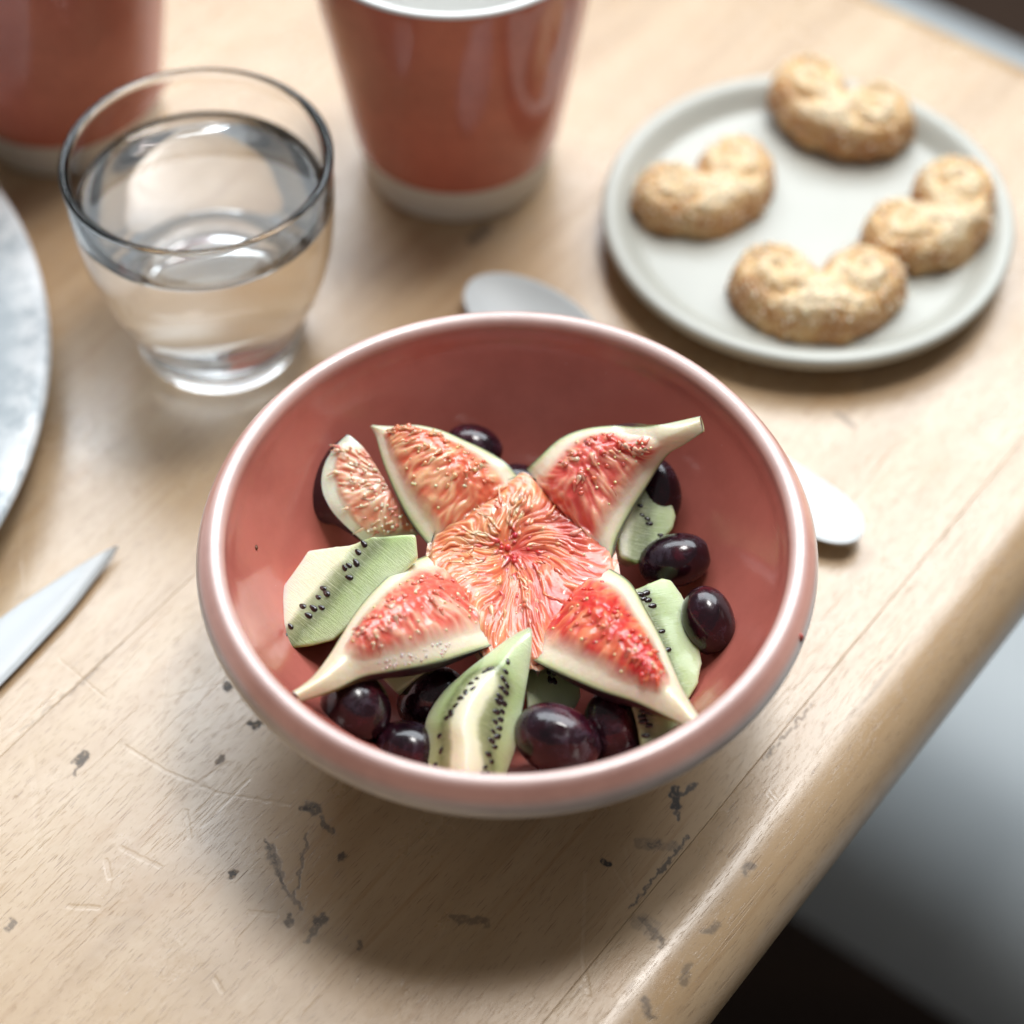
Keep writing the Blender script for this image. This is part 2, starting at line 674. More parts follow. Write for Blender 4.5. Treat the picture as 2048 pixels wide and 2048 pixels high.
# ------------------------------------------------------------------ strips: leaf-like solids between two edge curves
def strip_frame(Lp, Rp, n):
    """Lp, Rp: lists of 3-D cm points (same count). -> stations (L, R, N)"""
    st = []
    for i in range(n):
        t = i / (n - 1)
        l = Vector([prof([p[c] for p in Lp], t) for c in range(3)])
        r = Vector([prof([p[c] for p in Rp], t) for c in range(3)])
        st.append((l, r))
    out = []
    for i, (l, r) in enumerate(st):
        a = (st[max(i - 1, 0)][0] + st[max(i - 1, 0)][1]) / 2
        b = (st[min(i + 1, n - 1)][0] + st[min(i + 1, n - 1)][1]) / 2
        nn = (r - l).cross(b - a).normalized()
        if nn.dot(CAM - l) < 0:
            nn = -nn
        out.append((l, r, nn))
    # smooth normals
    for _ in range(3):
        out = [(l, r, (out[max(i - 1, 0)][2] + nn * 2 + out[min(i + 1, n - 1)][2]).normalized()) for i, (l, r, nn) in enumerate(out)]
    return out


class Strip:
    def __init__(self, Lp, Rp, ridge, belly, n=44, m=29, pw=2.0, dirv=None, mound=None):
        self.fr = strip_frame(Lp, Rp, n)
        self.n, self.m, self.ridge, self.belly, self.pw, self.dirv, self.mound = n, m, ridge, belly, pw, dirv, mound

    def frame(self, t):
        x = min(max(t, 0), 1) * (self.n - 1)
        i = min(int(x), self.n - 2)
        f = x - i
        a, b = self.fr[i], self.fr[i + 1]
        return lerp(a[0], b[0], f), lerp(a[1], b[1], f), lerp(a[2], b[2], f).normalized()

    def top(self, t, s):
        l, r, nn = self.frame(t)
        p = (l + r) / 2 + (r - l) * (s / 2)
        p += nn * prof(self.ridge, t) * (1 - abs(s) ** self.pw)
        if self.mound:
            p += nn * self.mound(t, s)
        return p

    def bottom(self, t, s):
        l, r, nn = self.frame(t)
        p = (l + r) / 2 + (r - l) * (s / 2)
        d = -nn if self.dirv is None else (-nn + self.dirv).normalized()
        return p + d * prof(self.belly, t) * max(1 - s * s, 0) ** 0.5

    def grid(self, fn, attr=None, uv=None, flip=False):
        v, f, c, u = [], [], [], []
        for i in range(self.n):
            for j in range(self.m):
                t, s = i / (self.n - 1), -1 + 2 * j / (self.m - 1)
                v.append(fn(t, s))
                if attr:
                    c.append(attr(t, s))
                if uv:
                    u.append(uv(t, s))
        for i in range(self.n - 1):
            for j in range(self.m - 1):
                a = i * self.m + j
                q = (a, a + 1, a + self.m + 1, a + self.m)
                f.append(tuple(reversed(q)) if flip else q)
        return v, f, c or None, u or None


def ends_closed(S, v_top, v_bot):
    pass


# ------------------------------------------------------------------ materials for the fruit
def fig_flesh_material():
    m = NT("fig_flesh")
    co = m.coord()
    col = m.attr("tint")
    n = m.noise(co, 420, 5, .65)
    col = m.mix(m.mrange(n, .45, .80, 0, .14), col, (.86, .60, .40))
    n2 = m.noise(co, 160, 3, .5)
    h = m.math('ADD', m.math('MULTIPLY', n, .6), n2)
    m.p(Base_Color=col, Roughness=.28, Subsurface_Weight=.7, Subsurface_Radius=(1.0, .42, .2), Subsurface_Scale=.0036,
        Normal=m.bump(h, .5, .0007), Coat_Weight=.6, Coat_Roughness=.08)
    return m.mat


def pulp_material():
    m = NT("fig_pulp")
    co = m.coord()
    col = m.attr("tint")
    n = m.noise(co, 900, 3, .6)
    m.p(Base_Color=col, Roughness=.22, Subsurface_Weight=.55, Subsurface_Radius=(1.0, .35, .2), Subsurface_Scale=.0022,
        Normal=m.bump(n, .25, .0003), Coat_Weight=.8, Coat_Roughness=.06)
    return m.mat


def fig_skin_material():
    m = NT("fig_skin")
    co = m.coord()
    uv = m.coord('UV')
    sx = m.n('ShaderNodeSeparateXYZ')
    m.l(uv, sx.inputs[0])
    streak = m.noise(m.mapping(uv, scale=(3, 26, 1)), 1, 4, .6)
    n = m.noise(co, 130, 4)
    t = m.math('ADD', sx.outputs[0], m.math('MULTIPLY', m.math('SUBTRACT', streak, .5), .45))
    col = m.ramp(t, [(.45, (.020, .007, .014)), (.66, (.050, .020, .022)), (.80, (.20, .23, .075)), (1.0, (.42, .44, .20))])
    col = m.mix(m.mrange(n, .52, .72, 0, .4), col, (.10, .025, .03))
    sp = m.mrange(m.voro(co, 700), .16, .08)
    col = m.mix(m.math('MULTIPLY', sp, .25), col, (.35, .30, .22))
    col = m.mix(m.mrange(sx.outputs[0], 1.02, 1.2), col, (.13, .065, .035))
    m.p(Base_Color=col, Roughness=.38, Normal=m.bump(streak, .25, .0006), Coat_Weight=.2, Coat_Roughness=.3)
    return m.mat


FLESH, PULP, SKIN = fig_flesh_material(), pulp_material(), fig_skin_material()
RIND = (.70, .66, .45)
CREAM = (.84, .68, .54)


def jitter(c, r, a=.08):
    k = 1 + r.uniform(-a, a)
    return tuple(min(max(x * k + r.uniform(-a, a) * .3, .005), .95) for x in c)


def teardrop(verts, faces, cols, p, d, up, length, w, col_bulb, col_tail, bend=0.0, seg=6):
    """small wet strand: bulb at p, tail running along d"""
    side = d.cross(up)
    if side.length < 1e-6:
        side = d.orthogonal()
    side.normalize()
    up2 = side.cross(d).normalized()
    radii = [(0.0, .05), (.06, .62), (.18, 1.0), (.36, .88), (.62, .55), (.85, .36), (1.0, .10)]
    base = len(verts)
    for k, (t, r) in enumerate(radii):
        c = p + d * (length * t) + up2 * (bend * length * (t - .45) ** 2 * -2) + side * (bend * length * .6 * math.sin(t * 5))
        for j in range(seg):
            a = 2 * math.pi * j / seg
            verts.append(c + (side * math.cos(a) + up2 * math.sin(a) * .8) * (w * r))
            cols.append(tuple(lerp(col_bulb[q], col_tail[q], sstep(.1, .9, t)) for q in range(3)))
    for k in range(len(radii) - 1):
        for j in range(seg):
            j2 = (j + 1) % seg
            faces.append((base + k * seg + j, base + k * seg + j2, base + (k + 1) * seg + j2, base + (k + 1) * seg + j))
    faces.append(tuple(reversed(range(base, base + seg))))
    e = base + (len(radii) - 1) * seg
    faces.append(tuple(range(e, e + seg)))


def bead(verts, faces, cols, p, up, r, col):
    """tiny round seed or droplet"""
    up = up.normalized()
    a_ = up.orthogonal().normalized()
    b_ = up.cross(a_)
    base = len(verts)
    for (h, q) in ((-.5, .86), (.3, .95), (.82, .57)):
        for j in range(6):
            a = math.pi * 2 * j / 6
            verts.append(p + up * (h * r) + (a_ * math.cos(a) + b_ * math.sin(a)) * (q * r))
            cols.append(col)
    verts.append(p + up * r)
    cols.append(col)
    for k in range(2):
        for j in range(6):
            j2 = (j + 1) % 6
            faces.append((base + k * 6 + j, base + k * 6 + j2, base + (k + 1) * 6 + j2, base + (k + 1) * 6 + j))
    for j in range(6):
        faces.append((base + 12 + j, base + 12 + (j + 1) % 6, base + 18))


# ------------------------------------------------------------------ the opened fig
fig = empty("opened_fig", at(975, 1035, 2.5))
tag(fig, "fresh fig cut crosswise and opened like a four-petalled flower on top of the bowl", "fig")


def zs(pts, zz):
    n = len(pts) - 1
    return [atc(x, y, prof(zz, i / n)) for i, (x, y) in enumerate(pts)]


petals = {
    # left edge and right edge seen from the centre outwards, heights along them, ridge, belly, spine, pulp range, palette
    'TL': dict(L=[(745, 735), (700, 682), (660, 622), (622, 545), (594, 475), (580, 425), (569, 385), (552, 357)],
               Rr=[(1008, 512), (965, 465), (905, 428), (840, 398), (770, 368), (690, 352), (622, 356), (560, 353)],
               zL=[4.0, 4.2, 4.4, 4.6, 4.75, 4.85, 4.95, 5.0], zR=[4.4, 4.6, 4.75, 4.9, 5.05, 5.1, 5.1, 5.05],
               ridge=[.1, .35, .5, .5, .4, .25, .12, .04], belly=[.5, .9, 1.0, .9, .7, .5, .3, .08],
               spine=[.25, .30, .40, .45, .3], t0=.10, t1=.80, e=(.70, .86),
               bulbs=[(.80, .24, .12), (.84, .36, .18), (.87, .50, .28), (.76, .16, .08)], tail=(.86, .45, .26)),
    'TR': dict(L=[(1030, 488), (1072, 448), (1130, 396), (1200, 366), (1290, 354), (1380, 358), (1450, 350), (1565, 325)],
               Rr=[(1293, 770), (1308, 705), (1350, 622), (1398, 545), (1440, 478), (1472, 438), (1520, 410), (1574, 372)],
               zL=[4.4, 4.8, 5.1, 5.3, 5.55, 5.85, 6.1, 6.35], zR=[4.1, 4.3, 4.5, 4.8, 5.1, 5.5, 5.9, 6.3],
               ridge=[.1, .4, .5, .5, .45, .3, .2, .12], belly=[.5, 1.0, 1.1, 1.0, .8, .5, .32, .14],
               spine=[-.1, -.25, -.35, -.35, -.2], t0=.16, t1=.74, e=(.66, .80),
               bulbs=[(.78, .15, .09), (.85, .36, .21), (.87, .50, .33), (.70, .09, .07)], tail=(.82, .30, .21)),
    'BL': dict(L=[(930, 1028), (862, 1050), (780, 1076), (690, 1096), (600, 1112), (525, 1126), (440, 1165), (335, 1200)],
               Rr=[(725, 752), (640, 790), (562, 860), (505, 930), (462, 1000), (420, 1068), (372, 1128), (312, 1172)],
               zL=[4.3, 4.55, 4.8, 4.95, 5.0, 5.05, 5.15, 5.25], zR=[4.2, 4.5, 4.75, 4.95, 5.05, 5.1, 5.2, 5.3],
               ridge=[.15, .45, .62, .6, .48, .34, .25, .13], belly=[.4, .8, .95, .9, .7, .5, .3, .13],
               spine=[.1, .15, .1, .05, 0], t0=.04, t1=.66, e=(.62, .80),
               bulbs=[(.80, .22, .15), (.86, .42, .28), (.88, .56, .40), (.74, .12, .08)], tail=(.86, .38, .27)),
    'BR': dict(L=[(1275, 785), (1350, 835), (1402, 925), (1447, 1010), (1480, 1088), (1508, 1155), (1535, 1205), (1564, 1250)],
               Rr=[(1045, 1070), (1100, 1098), (1180, 1135), (1270, 1172), (1350, 1197), (1420, 1226), (1475, 1252), (1528, 1280)],
               zL=[4.2, 4.5, 4.7, 4.85, 4.95, 5.0, 5.1, 5.2], zR=[4.3, 4.55, 4.75, 4.9, 4.95, 5.0, 5.1, 5.15],
               ridge=[.15, .45, .60, .58, .46, .34, .24, .10], belly=[.4, .8, .95, .9, .7, .5, .3, .10],
               spine=[-.1, -.15, -.1, 0, 0], t0=.04, t1=.68, e=(.62, .82),
               bulbs=[(.68, .045, .03), (.76, .10, .06), (.82, .28, .14), (.62, .03, .025)], tail=(.80, .20, .10)),
}


def build_petal(key, pd):
    r = random.Random(hash(key) % 1000 if False else sum(map(ord, key)))
    L, Rr = zs(pd['L'], pd['zL']), zs(pd['Rr'], pd['zR'])
    e0, e1 = pd['e']

    def mask(t, s):
        edge = e0 + .06 * noise.noise(Vector((t * 9, s * 4, 3.1 + ord(key[0]))))
        # pulp narrows to a point towards the stem
        lim = edge * math.sqrt(max(1 - max(0, (t - pd['t0'] - .25) / (pd['t1'] - pd['t0'] - .18)) ** 2.2, 0))
        return (1 - sstep(lim - .15, lim + .15, abs(s))) * (1 - sstep(pd['t1'] - .08, pd['t1'] + .04, t))

    probe = Strip(L, Rr, pd['ridge'], pd['belly'], 60, 41, 1.7)
    length = sum((probe.top(k / 20, 0) - probe.top((k - 1) / 20, 0)).length for k in range(1, 21))
    ks = ord(key[0]) + 3 * ord(key[1])

    def fibre(t, s):
        """relief of the strands that leave the spine for the rind: 0 valley .. 1 crest"""
        l, rr, nn = probe.frame(t)
        w = (rr - l).length / 2
        sp = prof(pd['spine'], (t - pd['t0']) / (pd['t1'] - pd['t0']))
        along = (s - sp) * w
        across = (t - .38) * length
        c = across / (1 + .28 * abs(along)) + .10 * noise.noise(Vector((along * 1.6, across * 1.6, ks)))
        sg = 7 if along > 0 else 0
        n1 = noise.noise(Vector((c * 6.0, along * 1.5 + sg, ks + .3)))
        n2 = noise.noise(Vector((c * 13.0, along * 3.2 + sg, ks + 5.3)))
        h = .5 + .55 * n1 + .38 * n2
        core = 1 - sstep(.12, .55, abs(along))
        knob = noise.noise(Vector((across * 6, along * 6, ks + 9)))
        return lerp(h, .55 + .6 * knob, core * .7), core

    def mound(t, s):
        mk = mask(t, s)
        if mk <= 0:
            return 0
        h, core = fibre(t, s)
        return mk * (.10 + .13 * h + .05 * core)

    S = Strip(L, Rr, pd['ridge'], pd['belly'], 150, 101, 1.7, None, mound)
    tail = pd['tail']

    def tint(t, s):
        mk = mask(t, s)
        rim = sstep(.80, 1.0, abs(s))
        stem = sstep(pd['t1'] - .1, pd['t1'] + .2, t)
        cream = (.84, .73, .57)
        base = tuple(lerp(cream[q], RIND[q], max(rim * .8, stem * .75)) for q in range(3))
        gr = sstep(.88, .97, abs(s)) * .75
        base = tuple(lerp(base[q], (.50, .54, .25)[q], gr) for q in range(3))
        dk = sstep(.955, .985, abs(s)) * .85 * (1 - sstep(.60, .85, t))
        base = tuple(lerp(base[q], (.09, .085, .045)[q], dk) for q in range(3))
        if mk <= 0:
            return base
        h, core = fibre(t, s)
        lo, hi = pd['bulbs'][3], pd['bulbs'][2]
        k = sstep(.2, .85, h - .25 * core + .25 * noise.noise(Vector((t * 9, s * 4, ks))))
        c = tuple(lerp(lo[q], lerp(tail[q], hi[q], .5), k) for q in range(3))
        return tuple(lerp(base[q], c[q], mk) for q in range(3))

    quarter = empty("fig_quarter", (0, 0, 0))
    quarter.parent = fig
    quarter.matrix_parent_inverse = fig.matrix_basis.inverted()
    v, f, c, u = S.grid(S.top, tint)
    # inner end of the quarter, where it was torn from the core
    nv = len(v)
    for row in range(1, 5):
        for j in range(S.m):
            s_ = -1 + 2 * j / (S.m - 1)
            p0_, nn_ = S.top(0, s_), S.frame(0)[2]
            axd = (S.top(.1, 0) - S.top(0, 0)).normalized()
            v.append(p0_ - nn_ * (.16 * row) - axd * (.10 * row * (1 - s_ * s_)) + Vector((0, 0, .05 * noise.noise(Vector((j * .45, row * 1.1, ks))))))
            k_ = mask(0, s_)
            hc = sstep(-.3, .5, noise.noise(Vector((j * .5, row * .35, ks + 2))))
            c.append(tuple(lerp((.84, .62, .44)[q], lerp(pd['bulbs'][3][q], tail[q], hc), k_) for q in range(3)))
    for row in range(4):
        for j in range(S.m - 1):
            a_ = j if row == 0 else nv + (row - 1) * S.m + j
            b_ = nv + row * S.m + j
            f.append((a_, b_, b_ + 1, a_ + 1))
    me = mesh_from(v, f, c)
    link("flesh", me, FLESH, quarter)
    v, f, c, u = S.grid(S.bottom, None, lambda t, s: (t, s * .5 + .5), True)
    # stem end cap
    lst = [(S.n - 1) * S.m + j for j in range(S.m)]
    top_end = [S.top(1, -1 + 2 * j / (S.m - 1)) for j in range(S.m)]
    b0 = len(v)
    v += top_end
    u += [(1.35, .5)] * S.m
    for j in range(S.m - 1):
        f.append((lst[j], lst[j + 1], b0 + j + 1, b0 + j))
    link("skin", mesh_from(v, f, None, u), SKIN, quarter)

    # wet strands and seeds on the cut face
    vs, fs, cs = [], [], []
    tries = 0
    made = 0
    while made < 46 and tries < 9000:
        tries += 1
        t = r.uniform(pd['t0'], pd['t1'])
        s = min(max(prof(pd['spine'], (t - pd['t0']) / (pd['t1'] - pd['t0'])) + r.gauss(0, .28), -.8), .8)
        if mask(t, s) < .6:
            continue
        sp = prof(pd['spine'], (t - pd['t0']) / (pd['t1'] - pd['t0']))
        p = S.top(t, s)
        l, rr, nn = S.frame(t)
        wv = (rr - l).normalized()
        q0, q1 = S.top(min(t + .02, 1), s), S.top(max(t - .02, 0), s)
        ax = (q0 - q1).normalized()
        ds = s - sp
        out = wv * (1 if ds > 0 else -1) * (abs(ds) + .25) + ax * ((t - .38) * 1.6 + r.uniform(-.25, .25))
        surf = (S.top(t, min(s + .05, 1)) - S.top(t, max(s - .05, -1))).normalized()
        out = (surf * out.dot(wv) + ax * out.dot(ax)).normalized()
        near = 1 - sstep(.05, .55, abs(ds))
        bc = jitter(r.choice(pd['bulbs']), r)
        if near > .5 and r.random() < .55:
            bc = jitter(pd['bulbs'][0], r)
        tc = jitter(tail, r)
        lift = .02 + .07 * near * r.random()
        d = (out - nn * r.uniform(.10, .28)).normalized()
        teardrop(vs, fs, cs, p - nn * .01 + nn * lift * .5, d, nn, r.uniform(.18, .34), r.uniform(.045, .075) * (1 + .3 * near), bc, tc, r.uniform(-.25, .25))
        made += 1
    for k in range(20):
        for _ in range(40):
            t, s = r.uniform(pd['t0'], pd['t1']), r.uniform(-.8, .8)
            if mask(t, s) > .6:
                break
        l, rr, nn = S.frame(t)
        bead(vs, fs, cs, S.top(t, s) + nn * r.uniform(-.02, .015), nn, r.uniform(.035, .055), jitter(r.choice([(.84, .60, .30), (.88, .72, .46), (.82, .52, .28)]), r, .05))
    o = link("pulp", mesh_from(vs, fs, cs), PULP, quarter)
    o["kind"] = "stuff"
    # a few beads of juice on the rind
    if key in ('BL',):
        vs, fs, cs = [], [], []
        for k in range(46):
            t, s = r.uniform(.22, .58), -r.uniform(.72, .93)
            l, rr, nn = S.frame(t)
            bead(vs, fs, cs, S.top(t, s), nn, r.uniform(.02, .042), jitter((.90, .66, .58), r, .05))
        o = link("juice_beads", mesh_from(vs, fs, cs), PULP, quarter)
        o["kind"] = "stuff"
    return S


FIGS = {k: build_petal(k, pd) for k, pd in petals.items()}


def fig_core():
    r = random.Random(5)
    ring = [(735, 725), (790, 665), (860, 610), (950, 555), (1020, 500), (1090, 560), (1170, 620), (1240, 690), (1300, 765), (1262, 830),
            (1190, 880), (1120, 950), (1075, 1020), (1045, 1078), (985, 1040), (930, 1030), (880, 965), (835, 895), (790, 825), (738, 765)]
    zz = [4.2, 4.35, 4.5, 4.5, 4.55, 4.5, 4.4, 4.3, 4.2, 4.3, 4.4, 4.45, 4.45, 4.35, 4.3, 4.3, 4.45, 4.5, 4.45, 4.3]
    notch = {0, 4, 8, 13, 14, 19}
    ring = [(x, y) if i in notch else (985 + (x - 985) * 1.15, 740 + (y - 740) * 1.15) for i, (x, y) in enumerate(ring)]
    zz = [z if i in notch else z + .10 for i, z in enumerate(zz)]
    B = [atc(x, y, z) for (x, y), z in zip(ring, zz)]
    n = len(B)
    C = atc(985, 740, 4.05)

    def bound(a):
        x = (a / (2 * math.pi) * n) % n
        i = int(x)
        f = x - i
        p = [B[(i + k - 1) % n] for k in range(4)]
        return Vector([0.5 * ((2 * p[1][c]) + (p[2][c] - p[0][c]) * f + (2 * p[0][c] - 5 * p[1][c] + 4 * p[2][c] - p[3][c]) * f * f + (3 * p[1][c] - p[0][c] - 3 * p[2][c] + p[3][c]) * f ** 3) for c in range(3)])

    def near_notch(a):
        x = (a / (2 * math.pi) * n) % n
        return max(max(0, 1 - min(abs(x - k), n - abs(x - k)) / 1.3) for k in notch)

    def rel(a, q):
        a2 = a + .22 * math.sin(q * 5 + 1.0) + .10 * noise.noise(Vector((math.cos(a) * 3, math.sin(a) * 3, q * 3)))
        n1 = noise.noise(Vector((math.cos(a2) * 12, math.sin(a2) * 12, q * 3.4)))
        n2 = noise.noise(Vector((math.cos(a2) * 27, math.sin(a2) * 27, q * 7 + 4)))
        pt = noise.noise(Vector((math.cos(a) * q * 5, math.sin(a) * q * 5, 7.7)))
        return .5 + (.50 + .45 * pt) * n1 + (.32 - .3 * pt) * n2 * sstep(.15, .45, q) + .40 * pt

    def surf(a, q):
        b = bound(a)
        p = C + (b - C) * q
        p.z = lerp(C.z, b.z, q ** 1.3) + .16 * math.sin(min(q, 1) * math.pi) * (1 + .5 * noise.noise(Vector((math.cos(a) * 2, math.sin(a) * 2, q * 2))))
        p.z -= .30 * sstep(.72, 1.04, q) * (1 - near_notch(a))
        if q > .97:
            p.z -= .12
        return p + Vector((0, 0, .115 * (rel(a, q) - .4) * sstep(.03, .2, q)))
    v, f, c = [], [], []
    NA, NQ = 400, 70
    for i in range(NQ + 1):
        q = i / NQ
        for j in range(NA):
            a = 2 * math.pi * j / NA
            v.append(surf(a, q * 1.04))
            h = rel(a, q * 1.04)
            pw = v[-1] - C
            red = sstep(-.5, 1.1, math.cos(math.atan2(pw.y, pw.x) + .45) + .9 * noise.noise(pw * 1.3))
            lo = tuple(lerp((.68, .12, .04)[k], (.55, .03, .02)[k], red) for k in range(3))
            hi = tuple(lerp((.87, .44, .22)[k], (.83, .24, .14)[k], red) for k in range(3))
            kk = (.12 + .80 * sstep(.05, 1.0, h)) * sstep(.02, .30, q)
            cc = tuple(lerp(lo[k], hi[k], kk) for k in range(3))
            ed = sstep(.84, .98, q) * .45
            c.append(tuple(lerp(cc[k], (.86, .60, .42)[k], ed) for k in range(3)))
    for i in range(NQ):
        for j in range(NA):
            j2 = (j + 1) % NA
            f.append((i * NA + j, (i + 1) * NA + j, (i + 1) * NA + j2, i * NA + j2))
    core = empty("fig_core", (0, 0, 0))
    core.parent = fig
    core.matrix_parent_inverse = fig.matrix_basis.inverted()
    link("flesh", mesh_from(v, f, c), FLESH, core)
    # purple base of the fig under the flesh
    v2, f2, u2 = [], [], []
    for i in range(9):
        q = i / 8
        for j in range(NA):
            a = 2 * math.pi * j / NA
            b = bound(a)
            p = C + (b - C) * (1.0 * math.cos(q * math.pi / 2) + .0)
            p.z = lerp(b.z - .12, C.z - 1.3, math.sin(q * math.pi / 2))
            v2.append(p)
            u2.append((.1, j / NA))
    for i in range(8):
        for j in range(NA):
            j2 = (j + 1) % NA
            f2.append((i * NA + j, i * NA + j2, (i + 1) * NA + j2, (i + 1) * NA + j))
    link("skin", mesh_from(v2, f2, None, u2), SKIN, core)
    # strands: bulbs towards the middle, tails to the rind
    vs, fs, cs = [], [], []
    peach = [(.87, .44, .23), (.85, .33, .16), (.88, .54, .33), (.82, .24, .11)]
    pinkc = [(.78, .16, .10), (.82, .25, .16), (.74, .10, .06), (.86, .38, .26)]
    redc = [(.66, .08, .07), (.74, .14, .11), (.58, .05, .05)]
    for k in range(190):
        a = r.uniform(0, 2 * math.pi)
        q = .06 + .58 * r.random() ** .9
        p = surf(a, q)
        b = bound(a)
        d = (b - C)
        d.z *= .3
        L = d.length
        d.normalize()
        ang = math.atan2(p.y - C.y, p.x - C.x)
        d = (Matrix.Rotation(r.uniform(-.22, .22) + .25 * math.sin(ang * 3), 3, 'Z') @ d)
        # redder on the right and low side, peach on the left and top
        red = sstep(-.3, 1.0, math.cos(ang + .45) + r.uniform(-.45, .45))
        pool = redc if (q < .24 and r.random() < .75) else (pinkc if r.random() < .25 + .6 * red else peach)
        bc = jitter(r.choice(pool), r)
        tc = jitter((.85, .38, .19) if red < .5 else (.79, .20, .12), r)
        ln = r.uniform(.40, .85) * (.55 + .6 * q)
        up = Vector((0, 0, 1))
        slope = (surf(a, min(q + .06, 1)) - surf(a, max(q - .06, 0))).normalized()
        d = (Vector((d.x, d.y, slope.z)) - up * r.uniform(.08, .30)).normalized()
        teardrop(vs, fs, cs, p + up * r.uniform(-.05, .04), d, up, ln, r.choice((.04, .05, .06, .07, .09)) * r.uniform(.85, 1.1), bc, tc, r.uniform(-.3, .3))
    for k in range(12):
        a, q = r.uniform(0, 6.28), r.uniform(.02, .20)
        p = surf(a, q)
        bead(vs, fs, cs, p + Vector((0, 0, r.uniform(.0, .07))), Vector((r.uniform(-.4, .4), r.uniform(-.4, .4), 1)), r.uniform(.05, .09), jitter(r.choice(redc), r))
    for k in range(18):
        a, q = r.uniform(0, 6.28), r.uniform(.2, .9)
        bead(vs, fs, cs, surf(a, q) + Vector((0, 0, .13)), Vector((0, 0, 1)), r.uniform(.03, .05), jitter((.90, .70, .50), r, .05))
    o = link("pulp", mesh_from(vs, fs, cs), PULP, core)
    o["kind"] = "stuff"


fig_core()

# ------------------------------------------------------------------ the loose fig wedge on the left
wedge = empty("fig_wedge", atc(500, 600, 2.5))
tag(wedge, "fig wedge with dark purple skin standing behind the left kiwi piece", "fig")


def build_wedge():
    r = random.Random(31)
    Lp = [(482, 382), (440, 425), (410, 480), (404, 545), (428, 605), (470, 655), (530, 708)]
    Rp = [(490, 384), (530, 420), (562, 465), (600, 530), (640, 598), (680, 655), (700, 690)]
    zL = [4.9, 4.7, 4.5, 4.3, 4.1, 3.85, 3.5]
    zR = [4.9, 4.75, 4.6, 4.4, 4.2, 3.9, 3.5]
    L, Rr = zs(Lp, zL), zs(Rp, zR)

    def mask(t, s):
        return sstep(-.62, -.38, s + .10 * noise.noise(Vector((t * 7, s * 3, 0)))) * sstep(.10, .25, t) * (1 - sstep(.86, .97, t))
    def wrel(t, s):
        x, y = (1 - s) * .9, (t - .5) * 4.2
        c = math.atan2(y, x + .35)
        return .5 + .6 * noise.noise(Vector((c * 7.5, x * 1.6, 2.2))) + .4 * noise.noise(Vector((c * 15, x * 4, 8.2)))

    S = Strip(L, Rr, [0, .1, .12, .12, .12, .1, .05], [.15, .9, 1.35, 1.6, 1.6, 1.3, .6], 110, 61, 2, Vector((-1.1, -.2, -.2)),
              lambda t, s: mask(t, s) * (.04 + .09 * wrel(t, s)))

    def tint(t, s):
        mk = mask(t, s)
        k = sstep(.2, .9, wrel(t, s) - .5 * sstep(.5, 1, s))
        return tuple(lerp((.80, .80, .64)[q], lerp((.76, .26, .15)[q], (.88, .62, .44)[q], k), mk) for q in range(3))
    v, f, c, u = S.grid(S.top, tint)
    link("flesh", mesh_from(v, f, c), FLESH, wedge)
    v, f, c, u = S.grid(S.bottom, None, lambda t, s: (.15 + .25 * (1 - t), s * .5 + .5), True)
    link("skin", mesh_from(v, f, None, u), SKIN, wedge)
    vs, fs, cs = [], [], []
    for k in range(42):
        for _ in range(50):
            t, s = r.uniform(.1, .95), r.uniform(-.6, .98)
            if mask(t, s) > .5:
                break
        l, rr, nn = S.frame(t)
        p = S.top(t, s)
        q0, q1 = S.top(min(t + .03, 1), s), S.top(max(t - .03, 0), s)
        ax = (q0 - q1).normalized()
        wv = (rr - l).normalized()
        d = (-wv * 1.0 + ax * (t - .5) * 1.6 + nn * r.uniform(-.1, .1)).normalized()
        red = sstep(.3, .9, s)
        bc = jitter(r.choice([(.86, .50, .32), (.88, .62, .44), (.80, .26, .18)] if r.random() > red * .6 else [(.74, .15, .12), (.80, .26, .2)]), r)
        teardrop(vs, fs, cs, p + nn * .02, (d - nn * .18).normalized(), nn, r.uniform(.2, .42), r.uniform(.04, .065), bc, jitter((.87, .58, .42), r), r.uniform(-.3, .3))
    for k in range(40):
        t, s = r.uniform(.15, .9), r.uniform(-.4, .95)
        l, rr, nn = S.frame(t)
        bead(vs, fs, cs, S.top(t, s) + nn * .05, nn, r.uniform(.03, .055), jitter((.88, .72, .52), r, .05))
    o = link("pulp", mesh_from(vs, fs, cs), PULP, wedge)
    o["kind"] = "stuff"


build_wedge()


